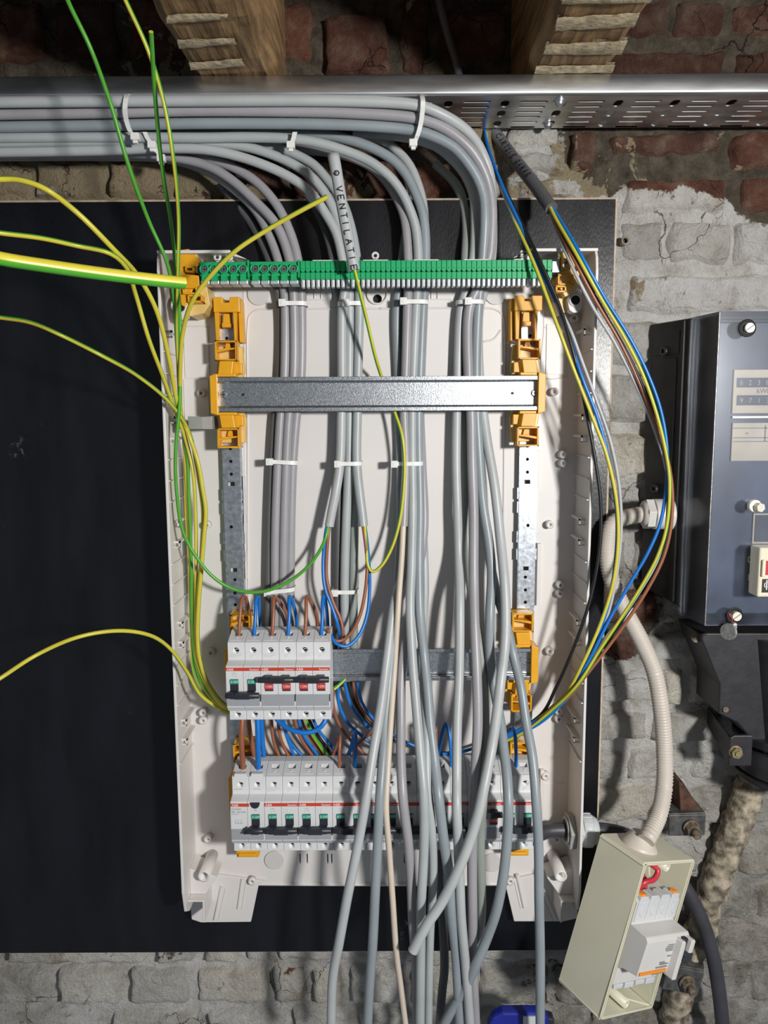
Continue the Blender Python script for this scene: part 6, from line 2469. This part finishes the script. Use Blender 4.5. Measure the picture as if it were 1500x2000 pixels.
# lip round the opening
m = MB()
for a, b in (((0.001, -0.0012, -0.001), (BW - 0.001, 0.0005, -0.0022)), ((0.001, -0.0012, -BL + 0.001), (BW - 0.001, 0.0005, -BL + 0.0022)),
             ((0.001, -0.0012, -0.001), (0.0022, 0.0005, -BL + 0.001)), ((BW - 0.0022, -0.0012, -0.001), (BW - 0.001, 0.0005, -BL + 0.001))):
    m.box(a, b)
part(sb, m, 'rim', 'casebox_beige')
for cx, cz in ((BW * 0.52, -0.0085), (BW * 0.50, -BL + 0.0085)):
    m = MB()
    m.ring((cx, 0.002, cz), (0, 1, 0), 0.0048, 0.0020, BD - 0.004, 16)
    part(sb, m, 'lid_pillar', 'casebox_beige')
m = MB()
for k in range(2):
    m.box((0.030 + 0.010 * k, BD - w - 0.002, -BL + 0.004), (0.0315 + 0.010 * k, BD - w, -BL + 0.034))
part(sb, m, 'floor_rib', 'casebox_beige')
# conduit collar on the lid side
m = MB()
m.cyl((BW * 0.36, BD * 0.55, -0.0005), (0, 0, 1), 0.0195, 0.0030, 30, r2=0.0185)
m.cyl((BW * 0.36, BD * 0.55, 0.0025), (0, 0, 1), 0.0185, 0.0110, 30, r2=0.0105)
part(sb, m, 'conduit_collar', 'conduit_grey')

# residual current switch inside it
rd = boxroot('residual_current_switch', 'four-pole white residual current switch with orange stripe inside the open box', 'switch')
m = MB()
x0, x1 = 0.0075, 0.0775
prof = [(0.046, -0.130), (0.001, -0.130), (0.001, -0.112), (-0.004, -0.109), (-0.021, -0.106), (-0.022, -0.070), (-0.019, -0.0665), (0.000, -0.0650), (0.000, -0.0420), (0.004, -0.0400), (0.012, -0.0400), (0.046, -0.0400)]
n = len(prof)
vs = [(x0, y, z) for y, z in prof] + [(x1, y, z) for y, z in prof]
m.add(vs, [tuple(range(n)), tuple(range(2 * n - 1, n - 1, -1))] + [(i, (i + 1) % n, (i + 1) % n + n, i + n) for i in range(n)])
part(rd, m, 'body', 'rcd_plastic', bevel=0.0009, seg=2)
for k in range(4):
    cx = x0 + 0.0175 * (k + 0.5)
    m = MB()
    m.box((cx - 0.0076, -0.0014, -0.0420), (cx + 0.0076, 0.0005, -0.0628))
    m.box((cx - 0.0060, -0.0008, -0.0365), (cx + 0.0060, 0.012, -0.0425))
    part(rd, m, 'terminal_shroud', 'rcd_clear', bevel=0.0006)
    m = MB()
    m.tube(spline([(cx + 0.0035, -0.0015, -0.0470), (cx - 0.0010, -0.0015, -0.0475), (cx - 0.0028, -0.0015, -0.0520), (cx - 0.0010, -0.0015, -0.0560), (cx + 0.0030, -0.0015, -0.0575)], 0.002), 0.0004, 5)
    part(rd, m, 'shroud_mark', 'rcd_plastic')
    m = MB()
    m.box((cx - 0.0070, 0.0, -0.1300), (cx + 0.0070, 0.010, -0.1345 - 0.0012 * (k % 2)))
    part(rd, m, 'lower_shroud', 'rcd_clear', bevel=0.0005)
for k in (0, 3):
    cx = x0 + 0.0175 * (k + 0.5)
    m = MB()
    m.cyl((cx, 0.004, -0.0365), (0, 0, 1), 0.0042, 0.0022, 6, smooth=False)
    part(rd, m, 'orange_plug', 'orange')
m = MB()
m.box((x0 + 0.0012, -0.0224, -0.1015), (x0 + 0.044, -0.0215, -0.1046))
part(rd, m, 'orange_stripe', 'orange')
m = MB()
for k, (a, b, z) in enumerate([(0.036, 0.046, -0.0755), (0.034, 0.046, -0.0775), (0.033, 0.046, -0.0795), (0.035, 0.046, -0.0815), (0.040, 0.046, -0.0875),
                               (0.030, 0.038, -0.0935), (0.031, 0.044, -0.0955), (0.026, 0.044, -0.0985)]):
    m.box((x0 + a, -0.0222, z), (x0 + b, -0.0215, z - 0.0011))
m.box((x0 + 0.024, -0.0220, -0.1052), (x0 + 0.044, -0.0212, -0.1060))
part(rd, m, 'rating_print', 'print_grey')
m = MB()
m.prism([(x0 + 0.0470, -0.0690), (x0 + 0.0525, -0.0690), (x0 + 0.0535, -0.0740), (x0 + 0.0535, -0.1100), (x0 + 0.0470, -0.1100)], -0.0300, -0.018)
m.prism([(x0 + 0.0625, -0.0690), (x0 + 0.0690, -0.0690), (x0 + 0.0690, -0.0860), (x0 + 0.0625, -0.0850)], -0.0300, -0.018)
part(rd, m, 'toggle_guard', 'rcd_plastic', bevel=0.0012)
m = MB()
m.box((x0 + 0.0545, -0.0260, -0.0690), (x0 + 0.0620, -0.0180, -0.0880))
m.box((x0 + 0.0545, -0.0310, -0.0820), (x0 + 0.0690, -0.0200, -0.0910))
part(rd, m, 'toggle', 'toggle_black', bevel=0.0008)
m = MB()
m.box((x0 + 0.0545, -0.0240, -0.0970), (x0 + 0.0660, -0.0200, -0.1070))
part(rd, m, 'test_button', 'toggle_black', bevel=0.0008)


def boxwire(pts, col, r, label, cat='wire'):
    o = MB()
    M4 = Matrix.Translation(BT) @ BM.to_4x4()
    o.tube(spline([M4 @ Vector(p) for p in pts], 0.003), r, 12)
    ob = o.build('inner_wire', col)
    tagp(ob, label, cat, 'stiff wires in the open switch box')


boxwire([(0.014, 0.030, -0.006), (0.030, 0.018, -0.010), (0.042, 0.010, -0.016), (0.036, 0.008, -0.024), (0.024, 0.010, -0.028), (0.020, 0.014, -0.042)], 'wire_red', 0.0029,
        'red wire bent in a hairpin at the top of the open switch box')
boxwire([(0.012, 0.034, -0.012), (0.022, 0.026, -0.018), (0.034, 0.020, -0.026), (0.038, 0.018, -0.032), (0.039, 0.016, -0.042)], 'wire_red', 0.0027,
        'red wire crossing under the hairpin one in the open switch box')
boxwire([(0.012, 0.030, -0.150), (0.018, 0.022, -0.146), (0.024, 0.016, -0.140), (0.026, 0.016, -0.132)], 'wire_blue', 0.0028,
        'short blue wire at the bottom of the open switch box')
boxwire([(0.006, 0.034, -0.146), (0.012, 0.024, -0.141), (0.015, 0.018, -0.138), (0.016, 0.016, -0.130)], 'wire_brown', 0.0028,
        'short brown wire at the bottom of the open switch box')

# ------------------------------------------------------------------ gland in the enclosure wall and the thick cable
gz = P(1150, 1620, -0.035).z
gy = -0.036
t = thing('cable_gland', 'grey plastic cable gland through the lower right enclosure wall', 'gland', (EX1 + 0.003, gy, gz - 0.02))
m = MB()
m.cyl((EX1 + 0.0029, gy, gz), (1, 0, 0), 0.0185, 0.0060, 6, smooth=False)
m.cyl((EX1 + 0.0089, gy, gz), (1, 0, 0), 0.0178, 0.0110, 28)
m.cyl((EX1 + 0.0199, gy, gz), (1, 0, 0), 0.0170, 0.0070, 28, r2=0.0120)
for k in range(14):
    a = 2 * math.pi * k / 14
    m.box((EX1 + 0.0095, gy + 0.0176 * math.cos(a) - 0.0008, gz + 0.0176 * math.sin(a) - 0.0008), (EX1 + 0.0195, gy + 0.0176 * math.cos(a) + 0.0008, gz + 0.0176 * math.sin(a) + 0.0008))
m.build('dome_nut', 'gland_grey', t, bevel=0.0005, seg=1)
m = MB()
m.cyl((EX1 - 0.0002, gy, gz), (-1, 0, 0), 0.0205, 0.0070, 6, smooth=False)
m.cyl((EX1 - 0.0072, gy, gz), (-1, 0, 0), 0.0150, 0.0020, 28)
m.build('lock_nut', 'gland_nut', t, bevel=0.0008)
m = MB()
m.cyl((EX1 - 0.0090, gy, gz), (-1, 0, 0), 0.0115, 0.0006, 24)
m.build('bore', 'hole_black', t)

pts = [P(985, 1652, -0.030), P(1040, 1636, -0.033), Vector((EX1 - 0.030, gy, gz - 0.001)), Vector((EX1, gy, gz)), Vector((EX1 + 0.03, gy, gz)),
       P(1225, 1632, -0.022), P(1275, 1668, -0.010), P(1318, 1708, -0.006), P(1347, 1748, -0.010), P(1372, 1800, -0.012), P(1393, 1870, -0.014), P(1406, 1950, -0.016), P(1416, 2060, -0.016)]
m = MB()
m.tube(spline(pts, 0.006), 0.0080, 16)
tagp(m.build('supply_cable', 'sheath_black'), 'thick black supply cable from the gland, passing behind the open switch box', 'cable')

# ------------------------------------------------------------------ lumpy pipe, clamps, rusty wedge
pp = spline([P(1500, 1470, .020), P(1462, 1545, .018), P(1430, 1630, .016), P(1402, 1710, .016), P(1372, 1800, .018), P(1345, 1880, .020), P(1322, 1950, .022), P(1308, 2060, .024)], 0.004)
m = MB()
vs_ = len(m.v)
m.tube(pp, 0.0165, 26, cap=False)
for i, v in enumerate(m.v):
    c = pp[min(len(pp) - 1, i // 26)]
    d = (v - c)
    nn = noise.fractal(v * 70, 1.0, 2.0, 5) * 0.0045
    m.v[i] = v + d.normalized() * nn
tagp(m.build('plastered_pipe', 'lumpy_plaster'), 'lumpy plaster-coated pipe slanting down the right wall behind the supply cable', 'pipe')


def clamp(qx, qy, w_, h_, label, rot):
    Yf = -0.012
    c = P(qx, qy, Yf)
    t = thing('pipe_clamp', label, 'clamp', (c.x, 0.02, c.z - h_), 'old steel pipe clamps')
    m = MB()
    ca, sa = math.cos(rot), math.sin(rot)
    pl = [(c.x + (a * ca - b * sa), c.z + (a * sa + b * ca)) for a, b in ((-w_, -h_), (w_, -h_ * 1.05), (w_ * 1.05, h_), (-w_ * 1.02, h_ * 1.05))]
    m.prism(pl, Yf, Yf + 0.004)
    m.build('plate', 'bracket_steel', t, bevel=0.0008)
    m = MB()
    pl2 = [(c.x + (a * ca - b * sa), c.z + (a * sa + b * ca)) for a, b in ((-w_, h_ * 0.86), (w_ * 1.05, h_ * 0.86), (w_ * 1.05, h_ * 1.1), (-w_, h_ * 1.1))]
    m.prism(pl2, Yf + 0.002, 0.032)
    m.build('flange', 'bracket_steel', t, bevel=0.0006)
    m = MB()
    bx_ = c.x + w_ * 0.18
    bz_ = c.z - h_ * 0.12
    m.cyl((bx_, Yf, bz_), (0.1, -1, -0.1), 0.0095, 0.003, 18)
    m.cyl((bx_, Yf - 0.003, bz_), (0.1, -1, -0.15), 0.0080, 0.0065, 6, smooth=False)
    m.cyl((bx_ + 0.001, Yf - 0.009, bz_ - 0.001), (0.1, -1, -0.15), 0.0046, 0.009, 14)
    m.build('bolt', 'bolt_old', t, bevel=0.0005, seg=1)
    return t


clamp(1342, 1612, 0.0205, 0.0125, 'dark steel pipe clamp with bolt above the open switch box', 0.03)
clamp(1334, 1915, 0.0215, 0.0150, 'dark steel pipe clamp with rusty bolt beside the bottom of the open switch box', -0.18)
m = MB()
m.prism(px([(1326, 1528), (1336, 1530), (1374, 1592), (1330, 1594)], -0.004), -0.004, 0.034)
tagp(m.build('rusty_wedge', 'rust', bevel=0.001), 'rusty iron wedge driven into the wall right of the conduit', 'wedge')

# wall plug hole
m = MB()
c = P(1221, 470, 0.026)
m.ring((c.x, 0.024, c.z), (0, 1, 0), 0.0044, 0.0030, 0.010, 18)
m.cyl((c.x, 0.031, c.z), (0, 1, 0), 0.0030, 0.002, 14, mi=1)
tagp(m.build('wall_plug', ['brass_sleeve', 'hole_black']), 'small dark wall plug in the whitewashed brick right of the board', 'wall plug')

# blue case at the bottom edge
t = thing('blue_tool_case', 'blue plastic case with a pale label peeking in at the bottom edge', 'case', P(1010, 2060, -0.05))
m = MB()
m.prism(px([(944, 2090), (954, 2004), (962, 1988), (982, 1978), (1058, 1978), (1072, 1988), (1080, 2090)], -0.075), -0.075, -0.062)
m.build('shell', 'blue_plastic', t, bevel=0.003)
m = MB()
boxpx(m, 1022, 1986, 1050, 2050, -0.0765, -0.0745)
m.build('label', 'gland_grey', t)
m = MB()
m.prism(px([(1066, 1984), (1082, 1988), (1088, 2090), (1068, 2090)], -0.07), -0.072, -0.060)
m.build('side_grip', 'toggle_black', t, bevel=0.002)
